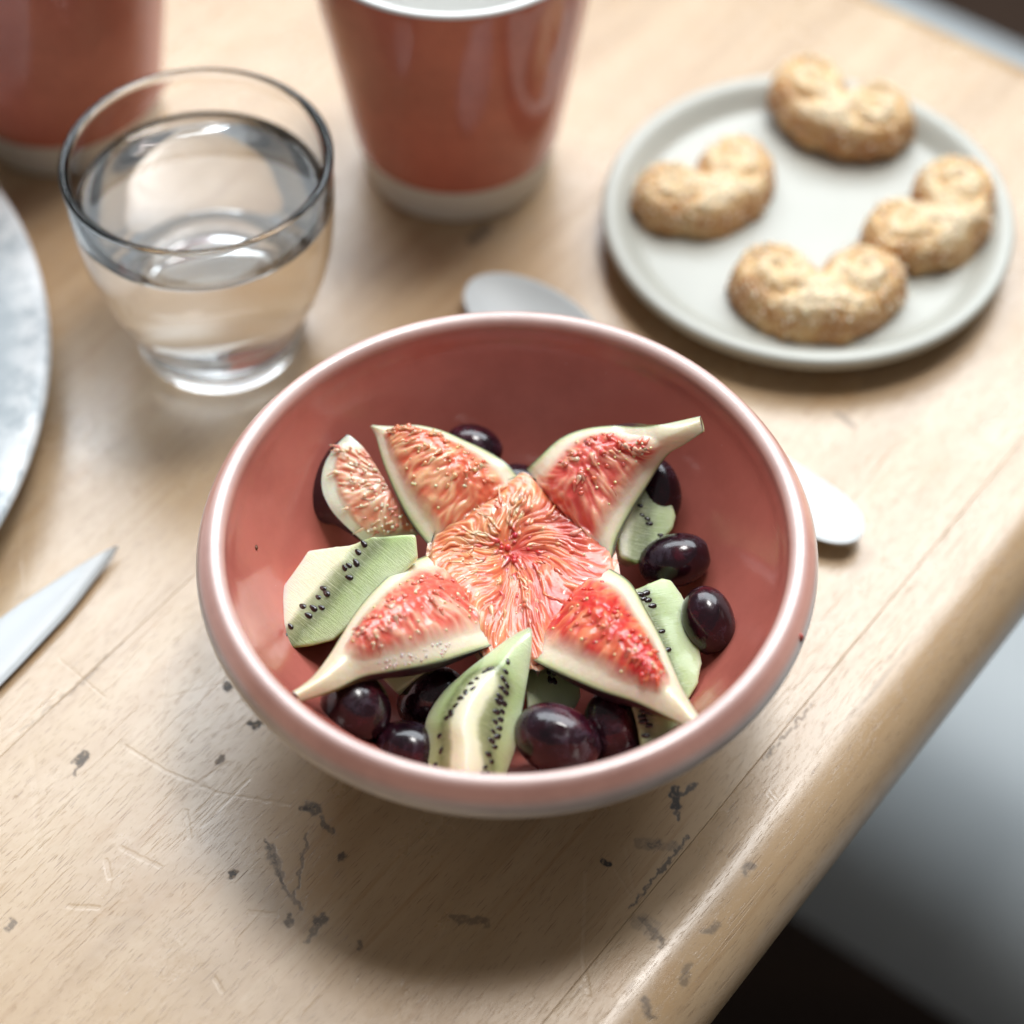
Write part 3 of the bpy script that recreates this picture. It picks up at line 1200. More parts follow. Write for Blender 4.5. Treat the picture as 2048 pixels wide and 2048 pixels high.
# ------------------------------------------------------------------ kiwi pieces
def kiwi_material():
    m = NT("kiwi_flesh")
    uv = m.coord('UV')
    co = m.coord()
    sx = m.n('ShaderNodeSeparateXYZ')
    m.l(uv, sx.inputs[0])
    u = sx.outputs[0]
    fib = m.noise(m.mapping(uv, scale=(2.2, 34, 1)), 1, 4, .6, .4)
    cloud = m.noise(m.mapping(uv, scale=(2.5, 2.5, 1)), 1, 4, .6)
    uu = m.math('ADD', u, m.math('MULTIPLY', m.math('SUBTRACT', cloud, .5), .22))
    col = m.ramp(m.math('DIVIDE', uu, 2.4), [(.0, (.86, .83, .64)), (.19, (.82, .82, .58)), (.26, (.32, .35, .17)), (.38, (.19, .23, .09)), (.47, (.41, .51, .23)), (.64, (.55, .65, .36)), (.95, (.70, .77, .50))])
    pale = m.math('MULTIPLY', m.mrange(fib, .52, .70), m.math('MULTIPLY', m.mrange(u, .5, .7), m.mrange(u, 1.35, 1.0)))
    col = m.mix(m.math('MULTIPLY', pale, .55), col, (.66, .68, .46))
    gr = m.noise(co, 1400, 2, .6)
    h = m.math('ADD', m.math('MULTIPLY', gr, .25), m.math('MULTIPLY', fib, .6))
    h = m.math('ADD', h, m.math('MULTIPLY', m.noise(co, 180, 3), .8))
    m.p(Base_Color=col, Roughness=.30, Subsurface_Weight=.65, Subsurface_Radius=(.8, 1.0, .4), Subsurface_Scale=.005,
        Normal=m.bump(h, .42, .0009), Coat_Weight=.6, Coat_Roughness=.10)
    return m.mat


KIWI = kiwi_material()
sm = NT("kiwi_seed")
sm.p(Base_Color=(.016, .008, .007), Roughness=.22, Coat_Weight=.5)
SEEDM = sm.mat


def seed_mesh():
    v, f = [], []
    N, M = 6, 8
    for i in range(N + 1):
        a = math.pi * i / N
        for j in range(M):
            b = 2 * math.pi * j / M
            rr = math.sin(a) * (1 - .28 * math.cos(a))
            v.append((math.cos(a) * .098, rr * math.cos(b) * .060, rr * math.sin(b) * .032))
    for i in range(N):
        for j in range(M):
            j2 = (j + 1) % M
            f.append((i * M + j, i * M + j2, (i + 1) * M + j2, (i + 1) * M + j))
    me = mesh_from(v, f)
    me.materials.append(SEEDM)
    return me


SEED = seed_mesh()


def place_seeds(parent, bvh, pts, toward, size=1.0, r=random.Random(3)):
    """seeds seated on the cut face where the photo shows them; toward: point in cm they point to"""
    for (x, y) in pts:
        px, py = c1(x, y)
        d = (FW + RT * ((px * KD - 1024) / FPX) + UP * ((1024 - py * KD) / FPX)).normalized()
        hit, nn, idx, dist = bvh.ray_cast(CAM, d)
        if hit is None:
            continue
        if nn.dot(d) > 0:
            nn = -nn
        tw = toward - hit if isinstance(toward, Vector) else toward(hit)
        tw = (tw - nn * tw.dot(nn)).normalized()
        tw = Matrix.Rotation(r.uniform(-.35, .35), 3, nn) @ tw
        sd = nn.cross(tw)
        M3 = Matrix((tw, sd, nn)).transposed().to_4x4()
        k = 1.22 * size * r.uniform(.82, 1.12)
        o = bpy.data.objects.new("seed", SEED)
        COL.objects.link(o)
        o.parent = parent
        o.matrix_parent_inverse = parent.matrix_basis.inverted()
        o.matrix_basis = Matrix.Translation((hit - nn * .004) * CM) @ M3 @ Matrix.Scale(k, 4)


def bvh_of(me):
    return BVHTree.FromPolygons([v.co / CM for v in me.vertices], [tuple(p.vertices) for p in me.polygons])


def kiwi_slab(label, poly, p0, z0, normal, depth, core_a, core_b, side=1, seeds=(), usc=1.0, u0=0.0, taper=.75, seedsize=1.0, fold=0.0):
    n = Vector(normal).normalized()
    P0 = atc(*p0, z0)
    top = [onplane(*c1(x, y), P0, n) for x, y in poly]
    ca, cb = onplane(*c1(*core_a), P0, n), onplane(*c1(*core_b), P0, n)
    vdir = (cb - ca).normalized()
    udir = n.cross(vdir) * side
    cen = sum(top, Vector()) / len(top)
    bot = [cen + (p - cen) * taper - n * depth for p in top]
    bm = bmesh.new()
    tv = [bm.verts.new(p) for p in top]
    bv = [bm.verts.new(p) for p in bot]
    bm.faces.new(tv)
    bm.faces.new(list(reversed(bv)))
    k = len(tv)
    for i in range(k):
        bm.faces.new((tv[i], bv[i], bv[(i + 1) % k], tv[(i + 1) % k]))
    bmesh.ops.recalc_face_normals(bm, faces=bm.faces)
    bmesh.ops.bevel(bm, geom=list(bm.edges), offset=.12, segments=4, profile=.6, affect='EDGES', clamp_overlap=True)
    bmesh.ops.triangulate(bm, faces=[f for f in bm.faces if len(f.verts) > 4])
    bmesh.ops.subdivide_edges(bm, edges=[e for e in bm.edges if e.calc_length() > .45], cuts=3, use_grid_fill=True)
    bmesh.ops.triangulate(bm, faces=[f for f in bm.faces if len(f.verts) > 4])
    for v in bm.verts:
        q = v.co * 1.4
        v.co += n * .04 * noise.noise(q) + Vector((noise.noise(q + Vector((9, 0, 0))), noise.noise(q + Vector((0, 9, 0))), 0)) * .035
        uu_ = (v.co - ca).dot(udir) * usc + u0
        v.co -= n * fold * max(0, .62 - uu_)          # the core facet falls away from the seed facet
        v.co += n * .10 * math.exp(-((uu_ - 1.5) / .7) ** 2)
    vs = [v.co.copy() for v in bm.verts]
    bm.verts.index_update()
    fs = [tuple(v.index for v in f.verts) for f in bm.faces]
    bm.free()
    uvs = [(((p - ca).dot(udir)) * usc + u0, (p - ca).dot(vdir)) for p in vs]
    me = mesh_from(vs, fs, None, uvs)
    root = empty("kiwi_piece", cen - n * depth)
    tag(root, label, "kiwi", "kiwi pieces in the bowl")
    fo = link("flesh", me, KIWI, root)
    md = fo.modifiers.new("edges", 'EDGE_SPLIT')
    md.split_angle = R(50)
    place_seeds(root, bvh_of(me), seeds, lambda h: -udir, seedsize)
    return root


kiwi_slab("long pale kiwi wedge with a row of black seeds against the bowl's left wall",
          [(168, 985), (248, 858), (345, 715), (440, 712), (495, 714), (560, 692), (695, 687), (702, 760), (640, 830), (540, 930), (440, 1016), (370, 1032), (312, 1042), (240, 988)],
          (440, 860), 4.3, (-.10, -.45, 1), 1.5, (200, 955), (430, 690), -1,
          [(533, 717), (515, 742), (487, 783), (509, 775), (473, 790), (488, 820), (408, 853), (393, 880), (345, 908), (378, 914), (403, 912), (363, 936), (308, 970), (272, 985), (286, 996), (270, 1003), (238, 992), (418, 868)],
          usc=.82, u0=.0, fold=.75)


def kiwi_front():
    Lp = [(1040, 972), (985, 1000), (905, 1060), (830, 1120), (765, 1185), (722, 1265), (728, 1350), (735, 1450), (745, 1530)]
    Rp = [(1048, 980), (1046, 1040), (1038, 1110), (1024, 1190), (1010, 1270), (998, 1340), (978, 1400), (962, 1450), (945, 1530)]
    zz = [4.85, 4.7, 4.5, 4.25, 4.0, 3.8, 3.7, 3.6, 3.5]
    zr = [4.9, 4.75, 4.5, 4.3, 4.1, 3.9, 3.7, 3.6, 3.5]
    L, Rr = zs(Lp, zz), zs(Rp, zr)
    S = Strip(L, Rr, [.02, .15, .4, .72, .95, 1.05, 1.05, .95, .75], [.05, .3, .6, .8, .9, .9, .8, .6, .3], 56, 61, 1.4)
    root = empty("kiwi_piece", atc(860, 1380, 1.5))
    tag(root, "upright kiwi wedge with a pale cream core ridge at the bowl's front rim", "kiwi", "kiwi pieces in the bowl")

    def uvf(t, s):
        l, r, nn = S.frame(t)
        w = (r - l).length / 2
        s0 = lerp(-.05, .02, t)
        core = .18 + .10 * t
        d = abs(s - s0) * w
        # core fades out towards the tip
        return (max(d * 1.5 + (1 - sstep(.18, .40, t)) * (1.7 - d), 0) + .08 - .12 * sstep(.3, 1, t), t * 6)
    v, f, c, u = S.grid(S.top, None, uvf)
    me = mesh_from(v, f, None, u)
    link("flesh", me, KIWI, root)
    v, f, c, u2 = S.grid(S.bottom, None, lambda t, s: (2.2, t * 6), True)
    link("outer_flesh", mesh_from(v, f, None, u2), KIWI, root)
    pts = [(975, 1078), (968, 1108), (960, 1130), (972, 1150), (955, 1158), (968, 1172), (950, 1185), (962, 1205), (945, 1200), (958, 1230), (940, 1232), (952, 1255), (936, 1262),
           (948, 1282), (930, 1292), (942, 1308), (925, 1320), (935, 1340), (915, 1362), (925, 1385), (905, 1402), (912, 1420), (895, 1425),
           (920, 1100), (905, 1108), (880, 1130), (862, 1145), (868, 1160), (845, 1172), (830, 1190), (815, 1212), (800, 1240), (788, 1250), (800, 1232), (765, 1305), (752, 1395), (760, 1408), (770, 1350)]
    cl = [S.top(t / 10, .0) for t in range(11)]
    place_seeds(root, bvh_of(me), pts, lambda h: min(cl, key=lambda q: (q - h).length) - h, .92)


kiwi_front()
kiwi_slab("light green kiwi piece beside the two grapes at the bowl's right wall",
          [(1330, 868), (1400, 838), (1445, 825), (1475, 830), (1505, 872), (1542, 942), (1558, 1010), (1569, 1088), (1556, 1150), (1528, 1198), (1470, 1230), (1400, 1120)],
          (1480, 1000), 4.0, (.35, -.15, 1), 1.4, (1320, 880), (1440, 1220), 1,
          [(1392, 885), (1418, 907), (1380, 872), (1447, 985), (1464, 1042), (1405, 890), (1398, 868)], usc=1.0, u0=.22, fold=.5)
kiwi_slab("kiwi piece half hidden behind the fig quarter with the long stem",
          [(1436, 500), (1460, 535), (1474, 585), (1489, 640), (1480, 675), (1425, 733), (1370, 782), (1318, 755), (1310, 690), (1340, 610), (1400, 540)],
          (1410, 650), 3.9, (.25, -.35, 1), 1.3, (1310, 560), (1290, 760), 1,
          [(1386, 628), (1408, 655), (1402, 640), (1442, 690), (1380, 600)], usc=.9, u0=.12, seedsize=.8)
kiwi_slab("small pale kiwi piece under the tip of the front right fig quarter",
          [(1350, 1192), (1400, 1180), (1460, 1215), (1502, 1268), (1482, 1310), (1436, 1342), (1385, 1358), (1375, 1300), (1362, 1240)],
          (1420, 1270), 4.25, (.05, -.35, 1), 1.2, (1345, 1160), (1370, 1380), 1,
          [(1392, 1230), (1410, 1234), (1408, 1275), (1390, 1262), (1396, 1305), (1425, 1218), (1386, 1248)], usc=1.0, u0=.55, seedsize=1.05)
kiwi_slab("shaded green kiwi piece between the front kiwi wedge and the front right fig quarter",
          [(1020, 1075), (1070, 1062), (1130, 1080), (1200, 1130), (1197, 1160), (1200, 1190), (1182, 1226), (1110, 1222), (1030, 1232)],
          (1110, 1150), 3.4, (.1, -.25, 1), 1.3, (1010, 1040), (1200, 1040), -1,
          [(1100, 1108), (1118, 1110), (1104, 1133), (1118, 1137), (1128, 1098)], usc=1.0, u0=.45)
kiwi_slab("shaded kiwi piece under the front left fig quarter, above the big dark grape",
          [(560, 1040), (660, 1040), (760, 1070), (745, 1098), (690, 1135), (632, 1176), (590, 1130)],
          (660, 1110), 3.6, (-.2, -.2, 1), 1.2, (560, 1020), (760, 1040), -1, [], usc=.6, u0=1.1)
kiwi_slab("shaded kiwi piece wedged low beneath the long left kiwi wedge",
          [(215, 985), (250, 965), (420, 900), (430, 960), (330, 1010), (255, 1032), (228, 1030)],
          (320, 980), 3.35, (-.2, -.2, 1), .9, (215, 960), (420, 880), -1, [], usc=.6, u0=1.2)


# ------------------------------------------------------------------ grapes
def grape_material():
    m = NT("grape_skin")
    co = m.coord()
    oi = m.n('ShaderNodeObjectInfo').outputs['Random']
    off = m.n('ShaderNodeCombineXYZ')
    m.l(m.math('MULTIPLY', oi, 9.0), off.inputs[0])
    v = m.vmath('ADD', co, off.outputs[0])
    n = m.noise(v, 120, 4, .6)
    col = m.ramp(n, [(.35, (.006, .002, .004)), (.55, (.020, .004, .008)), (.74, (.085, .007, .014))])
    bloom = m.math('MULTIPLY', m.mrange(m.noise(v, 190, 5, .65, .6), .45, .72), .22)
    col = m.mix(bloom, col, (.13, .10, .15))
    m.p(Base_Color=col, Roughness=m.math('ADD', .20, m.math('MULTIPLY', bloom, .9)), IOR=1.42,
        Normal=m.bump(m.noise(v, 170, 4), .16, .0010), Coat_Weight=.35, Coat_Roughness=.08)
    return m.mat


GRAPE = grape_material()


def grape(label, centre, z, rl, rw, axis_px, tilt=0.0, crease=None, seed=0):
    """centre in close-up px, z height cm; rl long semi-axis, rw short; axis_px direction of the long axis on the photo"""
    C = atc(*centre, z)
    ax = (RT * axis_px[0] - UP * axis_px[1]).normalized() - FW * tilt
    ax.normalize()
    s1 = ax.cross(FW).normalized()
    s2 = ax.cross(s1)
    N, M = 32, 40
    v, f = [], []
    cen = C
    for i in range(N + 1):
        a = math.pi * i / N
        for j in range(M):
            b = 2 * math.pi * j / M
            d = ax * (rl * math.cos(a) * (1 - .03 * math.cos(a))) + (s1 * math.cos(b) + s2 * math.sin(b)) * (rw * math.sin(a) ** .94)
            k = 1 + .022 * noise.noise(d * .9 + Vector((seed, 0, 0)))
            # stem dimple
            k -= .10 * math.exp(-(a / .16) ** 2)
            p = d * k
            if crease:
                for (ca, cb, w, dep) in crease:
                    # a crease line between two surface directions
                    u = p.normalized()
                    A_, B_ = ca, cb
                    h = min(max((u - A_).dot(B_ - A_) / (B_ - A_).length_squared, 0), 1)
                    dist = (u - (A_ + (B_ - A_) * h).normalized()).length
                    p *= 1 - dep * math.exp(-(dist / w) ** 2) + dep * .35 * math.exp(-((dist - w * 1.9) / w) ** 2)
            v.append(p)
    for i in range(N):
        for j in range(M):
            j2 = (j + 1) % M
            f.append((i * M + j, i * M + j2, (i + 1) * M + j2, (i + 1) * M + j))
    me = fix_normals(mesh_from(v, f))
    o = link("grape", me, GRAPE)
    o.location = cen * CM
    tag(o, label, "grape", "dark grapes in the bowl")
    return o


def view_dir(x, y):
    """unit direction on a ball facing the camera: x right, y up"""
    return (RT * x + UP * y - FW * math.sqrt(max(1 - x * x - y * y, 0))).normalized()


PXC = 0.6153 * KD / FPX * 55.0       # cm per close-up px
grape("shiny dark grape by the right wall, behind the other right-hand grape", (1490, 767), 3.6, 118 * PXC, 87 * PXC, (1, -.25), .1, seed=1)
grape("reddish dark grape by the right wall in front of its neighbour", (1588, 955), 4.0, 108 * PXC, 84 * PXC, (.25, 1), .1, seed=2)
grape("large dark grape under the stem tip of the front left fig quarter", (508, 1222), 3.9, 116 * PXC, 106 * PXC, (.4, 1), .2, seed=3)
grape("dark grape low against the front rim, left of the kiwi wedge with cream core", (668, 1350), 3.3, 108 * PXC, 90 * PXC, (1, .3), .3, seed=4)
grape("glossy wrinkled dark grape right of the front kiwi wedge", (1130, 1322), 3.9, 138 * PXC, 106 * PXC, (1, .55), .1,
      crease=[(view_dir(.02, .34), view_dir(.30, .05), .055, .085), (view_dir(.30, .30), view_dir(.55, .10), .05, .075), (view_dir(-.15, .45), view_dir(.1, .30), .06, .06)], seed=5)
grape("dark grape in shade right of the wrinkled grape", (1300, 1290), 3.5, 120 * PXC, 92 * PXC, (.2, 1), .1,
      crease=[(view_dir(.05, -.05), view_dir(.2, -.3), .06, .04)], seed=6)
grape("bluish dark grape peeking out behind the rear left fig quarter", (872, 425), 3.7, 100 * PXC, 80 * PXC, (1, .4), 0, seed=7)
grape("dusty purple grape behind the kiwi piece at the right rear", (1440, 555), 3.9, 108 * PXC, 70 * PXC, (.2, 1), 0, seed=8)
grape("dark grape just visible in the gap between the two rear fig quarters", (1010, 545), 3.2, 100 * PXC, 80 * PXC, (1, .2), 0, seed=9)
grape("dark grape in deep shade under the front left fig quarter, beside the front kiwi wedge", (745, 1190), 3.0, 115 * PXC, 95 * PXC, (1, -.6), .2, seed=10)


# ------------------------------------------------------------------ specks on the bowl
def crumb(name, label, p, sx, sy, sz, col, rough=.5, seed=0):
    bm = bmesh.new()
    bmesh.ops.create_icosphere(bm, subdivisions=2, radius=1)
    vs = []
    for v in bm.verts:
        q = v.co.copy()
        k = 1 + .35 * noise.noise(q * 1.3 + Vector((seed, 0, 0)))
        vs.append((q.x * sx * k, q.y * sy * k, q.z * sz * k))
    bm.verts.index_update()
    fs = [tuple(v.index for v in f.verts) for f in bm.faces]
    bm.free()
    mt = plain(name + "_surface", col, rough, 600, .4)
    o = link(name, mesh_from(vs, fs), mt.mat)
    o.location = Vector(p) * CM
    return tag(o, label, "crumb")


# brown speck on the inner left wall
_bv = bvh_of(bowl.data)
_d = (FW + RT * ((483 * KD - 1024) / FPX) + UP * ((1024 - 1033 * KD) / FPX)).normalized()
_h = _bv.ray_cast(CAM - BOWL_AT, _d)[0] + BOWL_AT
crumb("brown_speck", "tiny brown speck stuck to the bowl's inner left wall", _h, .05, .07, .05, (.16, .05, .015), .5, 2)
_d = (FW + RT * ((1511 * KD - 1024) / FPX) + UP * ((1024 - 1203 * KD) / FPX)).normalized()
_h = _bv.ray_cast(CAM - BOWL_AT, _d)[0]
crumb("pink_crumb", "small pink bit of fig pulp clinging to the bowl's outer right side", (_h + BOWL_AT if _h is not None else at(1511, 1203, 5.3)), .07, .09, .12, (.55, .12, .10), .3, 4)


# ------------------------------------------------------------------ drinking glass with water
gm = NT("clear_glass")
gm.p(Base_Color=(.99, .998, .995), Roughness=0.0, IOR=1.36, Transmission_Weight=1.0)
wm = NT("water")
wm.p(Base_Color=(1, 1, 1), Roughness=0.0, IOR=1.33, Transmission_Weight=1.0)
GX, GY = -8.50, 13.0
outer = smooth_profile([(0, .22), (1.6, .18), (2.15, 0.02), (2.38, .16), (2.52, .55), (2.50, 1.0), (2.68, 1.5), (3.12, 2.5), (3.50, 3.8), (3.68, 5.2), (3.74, 6.6), (3.77, 7.06), (3.76, 7.19), (3.67, 7.25)], 5)
inner = smooth_profile([(3.56, 7.20), (3.49, 7.08), (3.50, 6.8), (3.46, 5.6), (3.30, 4.2), (2.97, 2.9), (2.48, 1.95), (1.9, 1.5), (1.0, 1.32), (0, 1.28)], 5)
v, f, c = lathe(outer + inner, 128)
glass = link("drinking_glass", fix_normals(mesh_from(v, f)), gm.mat)
glass.location = (GX * CM, GY * CM, 0)
tag(glass, "clear tapered drinking glass with a thick base, three quarters full of water", "glass")
wi = [(r + .02, z - .02) if r > 0 else (0, z - .02) for r, z in reversed(inner) if z < 5.75]
rl_ = wi[-1][0]
surf = [(rl_ + .0, 5.80), (rl_ - .06, 5.70), (rl_ - .16, 5.64), (rl_ - .4, 5.61), (rl_ * .6, 5.60), (0, 5.60)]
v, f, c = lathe(wi + surf, 128)
water = link("water", fix_normals(mesh_from(v, f)), wm.mat)
water.location = (GX * CM, GY * CM, 0)
tag(water, "still clear water filling the drinking glass", "water")


# ------------------------------------------------------------------ mugs
MUGP = (0.62, 0.185, 0.125)
MUGG = glaze_material("mug_glaze", .12, False)
stone = NT("mug_stoneware")
co = stone.coord()
sf = stone.noise(co, 220, 4)
stone.p(Base_Color=stone.mix(sf, (.74, .70, .63), (.80, .76, .69)), Roughness=.65)
mw = plain("mug_white_glaze", (.84, .84, .82), .18, 40, .04)


def mug(loc, label):
    root = empty("mug", (*loc, 0))
    tag(root, label, "mug", "pink mugs with a white foot band")
    body = [(3.17, 1.45), (3.25, 1.5), (3.42, 2.5), (3.75, 4.6), (4.10, 6.8), (4.36, 8.5), (4.44, 9.05), (4.44, 9.17)]
    bp = smooth_profile(body, 6)
    v, f, c = lathe(bp, 120, [MUGP] * len(bp))
    link("body", mesh_from(v, f, c), MUGG).parent = root
    base = smooth_profile([(0, .1), (2.6, .1), (2.75, 0), (2.9, .02), (3.0, .14), (3.17, 1.45)], 4)
    v, f, c = lathe(base, 120)
    link("foot_band", mesh_from(v, f), stone.mat).parent = root
    lining = smooth_profile([(4.44, 9.17), (4.40, 9.27), (4.30, 9.29), (4.20, 9.22), (4.10, 8.6), (3.75, 6.4), (3.35, 4.0), (3.0, 2.0), (2.6, 1.2), (1.5, .9), (0, .88)], 5)
    v, f, c = lathe(lining, 120)
    link("lining", mesh_from(v, f), mw.mat).parent = root
    return root


mug((-1.57, 20.85), "terracotta pink mug with white lining and foot band, standing behind the bowl")
mug((-14.35, 22.9), "terracotta pink mug at the far left, partly seen behind the drinking glass")


# ------------------------------------------------------------------ plates
def plate_material(name, c_a, c_b, rough, rim_white=False):
    m = NT(name)
    co = m.coord()
    n = m.noise(co, 30, 4, .5)
    col = m.mix(n, c_a, c_b)
    sp = m.mrange(m.voro(co, 260), .12, .06)
    col = m.mix(m.math('MULTIPLY', sp, .18), col, (.30, .27, .22))
    if rim_white:
        col = m.mix(m.math('MULTIPLY', m.attr("tint"), m.mrange(m.noise(co, 90, 5, .7), .35, .6)), col, (.80, .82, .83))
    m.p(Base_Color=col, Roughness=rough, Normal=m.bump(m.noise(co, 70, 3), .04, .002))
    return m.mat


pp = [(0, .55), (3.6, .55), (4.9, .58), (5.3, .66), (5.6, .95), (5.85, 1.18), (6.08, 1.26), (6.27, 1.2), (6.30, 1.0), (6.05, .62), (5.2, .2), (4.3, .12), (4.2, 0), (3.9, 0), (3.8, .15), (0, .2)]
v, f, c = lathe(smooth_profile(pp, 5), 128, None, .006, 5)
plate = link("small_plate", fix_normals(mesh_from(v, f)), plate_material("grey_stoneware", (.43, .43, .38), (.50, .50, .45), .38))
PX, PY = 9.25, 17.15
plate.location = (PX * CM, PY * CM, 0)
tag(plate, "small speckled grey-green stoneware plate with raised rim, holding four palmiers", "plate")

lp = [(0, .9), (9, .9), (11.5, 1.0), (13.2, 1.25), (14.4, 1.55), (15.05, 1.72), (15.3, 1.66), (15.25, 1.4), (14, 1.0), (11, .5), (9, .35), (8.8, 0), (8.4, 0), (8.3, .4), (0, .5)]
lpd = smooth_profile(lp, 5)
v, f, c = lathe(lpd, 160, [(sstep(13.6, 14.9, r),) * 3 for r, z in lpd], .006, 8)
lpl = link("large_plate", fix_normals(mesh_from(v, f, c)), plate_material("blue_grey_glaze", (.42, .47, .50), (.46, .51, .54), .40, True))
lpl.location = (-28.4 * CM, 9.27 * CM, 0)
tag(lpl, "large pale blue-grey glazed plate cut off by the left picture edge", "plate")


# ------------------------------------------------------------------ palmiers
def pastry_material():
    m = NT("sugared_pastry")
    co = m.coord()
    tint = m.attr("tint")
    sx = m.n('ShaderNodeSeparateColor')
    m.l(tint, sx.inputs[0])
    n = m.noise(co, 95, 5, .7)
    g = m.math('ADD', m.math('MULTIPLY', n, .7), m.math('MULTIPLY', sx.outputs[0], .62))
    col = m.ramp(g, [(.36, (.82, .65, .42)), (.50, (.72, .48, .23)), (.63, (.55, .28, .10)), (.80, (.36, .14, .045))])
    grit = m.voro(co, 560)
    col = m.mix(m.mrange(grit, .40, .18, 0, .45), col, (.82, .72, .56))
    h = m.math('ADD', m.math('MULTIPLY', grit, -.6), m.noise(co, 260, 4))
    m.p(Base_Color=col, Roughness=.55, Normal=m.bump(h, .8, .0016), Subsurface_Weight=.15, Subsurface_Radius=(1, .6, .3), Subsurface_Scale=.002)
    return m.mat


PASTRY = pastry_material()
sgm = NT("sugar")
sgm.p(Base_Color=(.84, .74, .58), Roughness=.3, Subsurface_Weight=.3, Subsurface_Scale=.001)


def palmier(label, px, rot, size, hgt, seed, tilt=(0, 0), zc=1.3, asym=0.0):
    r = random.Random(seed)
    root = empty("palmier", at(*px, zc), rot)
    root.rotation_euler = (tilt[0], tilt[1], rot)
    tag(root, label, "pastry", "sugared palmiers on the small plate")
    # a pillow of folded pastry: two rolled lobes and the fold between them, with the roll's spiral pressed in
    rl, rr_ = .96 + r.uniform(-.06, .08), (.96 + r.uniform(-.06, .08)) * (1 + asym)
    lobes = [(Vector((-.93, .22 + r.uniform(-.08, .08), 0)), rl, 1), (Vector((.93 * (1 + asym * .5), .22 + r.uniform(-.08, .08), 0)), rr_, -1)]

    def smin(a, b, k):
        h_ = max(k - abs(a - b), 0) / k
        return min(a, b) - h_ * h_ * k * .25

    def sdf(p):
        d = 9.0
        for cc, rad, sg in lobes:
            d = smin(d, (p - cc).length - rad, .18)
        a_, b_ = Vector((-.42, -.42, 0)), Vector((.42, -.42, 0))
        t = min(max((p - a_).dot(b_ - a_) / (b_ - a_).length_squared, 0), 1)
        d = smin(d, (p - (a_ + (b_ - a_) * t)).length - .74, .45)
        return d + .07 * noise.noise(p * 2.1 + Vector((seed, 0, 0)))

    def groove(p):
        g = 0.0
        for cc, rad, sg in lobes:
            q = p - cc
            ang = math.atan2(q.y, -q.x * sg) if sg == 1 else math.atan2(q.y, q.x)
            ang = math.atan2(q.y, q.x * -sg)            # 0 = outside, pi = cleft side
            rad0 = rad * (.58 - .07 * ang)
            g = max(g, math.exp(-((q.length - max(rad0, .08)) / .17) ** 2) * sstep(-2.9, -1.6, ang))
            g = max(g, .7 * math.exp(-(q.length / .20) ** 2))
        return g
    G = 64
    idx, v, c = {}, [], []
    for i in range(G + 1):
        for k in range(G + 1):
            p = Vector((lerp(-2.2, 2.3, i / G), lerp(-1.5, 1.5, k / G), 0))
            d = -sdf(p)
            if d < -.03:
                continue
            x = min(max(d, 0) / .66, 1)
            h = hgt * (1 - (1 - x) ** 2.4) ** .5
            gv = groove(p)
            cl = math.exp(-((p.x / .16) ** 2)) * sstep(-.45, .35, p.y)
            h -= hgt * (.17 * gv + .16 * cl) * x
            h += x * (.09 * noise.noise(p * 3.1 + Vector((seed, 3, 0))) + .06 * noise.noise(p * 7 + Vector((0, seed, 0))))
            # flaky layers along the rolled edge
            h += .03 * math.sin(d * 26 + 2 * noise.noise(p * 2)) * (1 - x) * x * 3
            idx[(i, k)] = len(v)
            v.append(p * size + Vector((0, 0, max(h, 0))))
            c.append((.38 * (1 - sstep(.05, .55, x)) + .30 * gv + .18 * max(noise.noise(p * 1.7 + Vector((seed, seed, 0))), 0) + .08 * r.random(),) * 3)
    f = []
    for i in range(G):
        for k in range(G):
            q = [idx.get(t) for t in ((i, k), (i + 1, k), (i + 1, k + 1), (i, k + 1))]
            if None not in q:
                f.append(tuple(q))
    nb = len(v)
    v += [Vector((p.x * .96, p.y * .96, -.02 if p.z > .05 else p.z * .5)) for p in v[:nb]]
    c += [(.6,) * 3] * nb
    f += [tuple(reversed([q + nb for q in ff])) for ff in f]
    # close the rim
    edges = {}
    for ff in f[:len(f) // 2]:
        for a_, b_ in zip(ff, ff[1:] + ff[:1]):
            edges[(a_, b_)] = 1
    for (a_, b_) in list(edges):
        if (b_, a_) not in edges:
            f.append((b_, a_, a_ + nb, b_ + nb))
    me = fix_normals(mesh_from(v, f, c))
    body = link("puff_pastry", me, PASTRY)
    body.parent = root
    vs, fs = [], []
    for k in range(900):
        i = r.randrange(len(v))
        p = v[i]
        nn = me.vertices[i].normal
        if p.z < .05:
            continue
        q = p + Vector((r.uniform(-.1, .1), r.uniform(-.1, .1), 0)) + nn * .015
        s_ = r.uniform(.018, .04)
        b = len(vs)
        rot_ = Matrix.Rotation(r.uniform(0, 3), 3, 'Z') @ Matrix.Rotation(r.uniform(0, 3), 3, 'X')
        vs += [q + rot_ @ (Vector(d) * s_) for d in ((1, 1, 1), (-1, -1, 1), (-1, 1, -1), (1, -1, -1), (.9, .9, -.9), (-.9, -.9, -.9))]
        fs += [(b, b + 2, b + 1), (b, b + 1, b + 3), (b, b + 3, b + 4), (b, b + 4, b + 2), (b + 5, b + 1, b + 2), (b + 5, b + 3, b + 1), (b + 5, b + 4, b + 3), (b + 5, b + 2, b + 4)]
    o = link("sugar_grains", mesh_from(vs, fs, smooth=False), sgm.mat)
    o.parent = root
    o["kind"] = "stuff"
    return root


palmier("heart-shaped sugared palmier on the left of the small plate, browned at its edge", (1337, 380), R(32), 1.30, 1.30, 11, (R(3), 0), .62)
palmier("sugared palmier at the back of the small plate, overhanging the rim", (1580, 228), R(-24), 1.24, 1.35, 23, (R(9), R(3)), .95)
palmier("lopsided sugared palmier at the right of the small plate", (1760, 436), R(42), 1.27, 1.30, 37, (R(4), R(-4)), .72, .14)
palmier("plump sugared palmier at the front of the small plate, nearest the bowl", (1541, 570), R(-4), 1.42, 1.35, 41, (R(4), 0), .66)


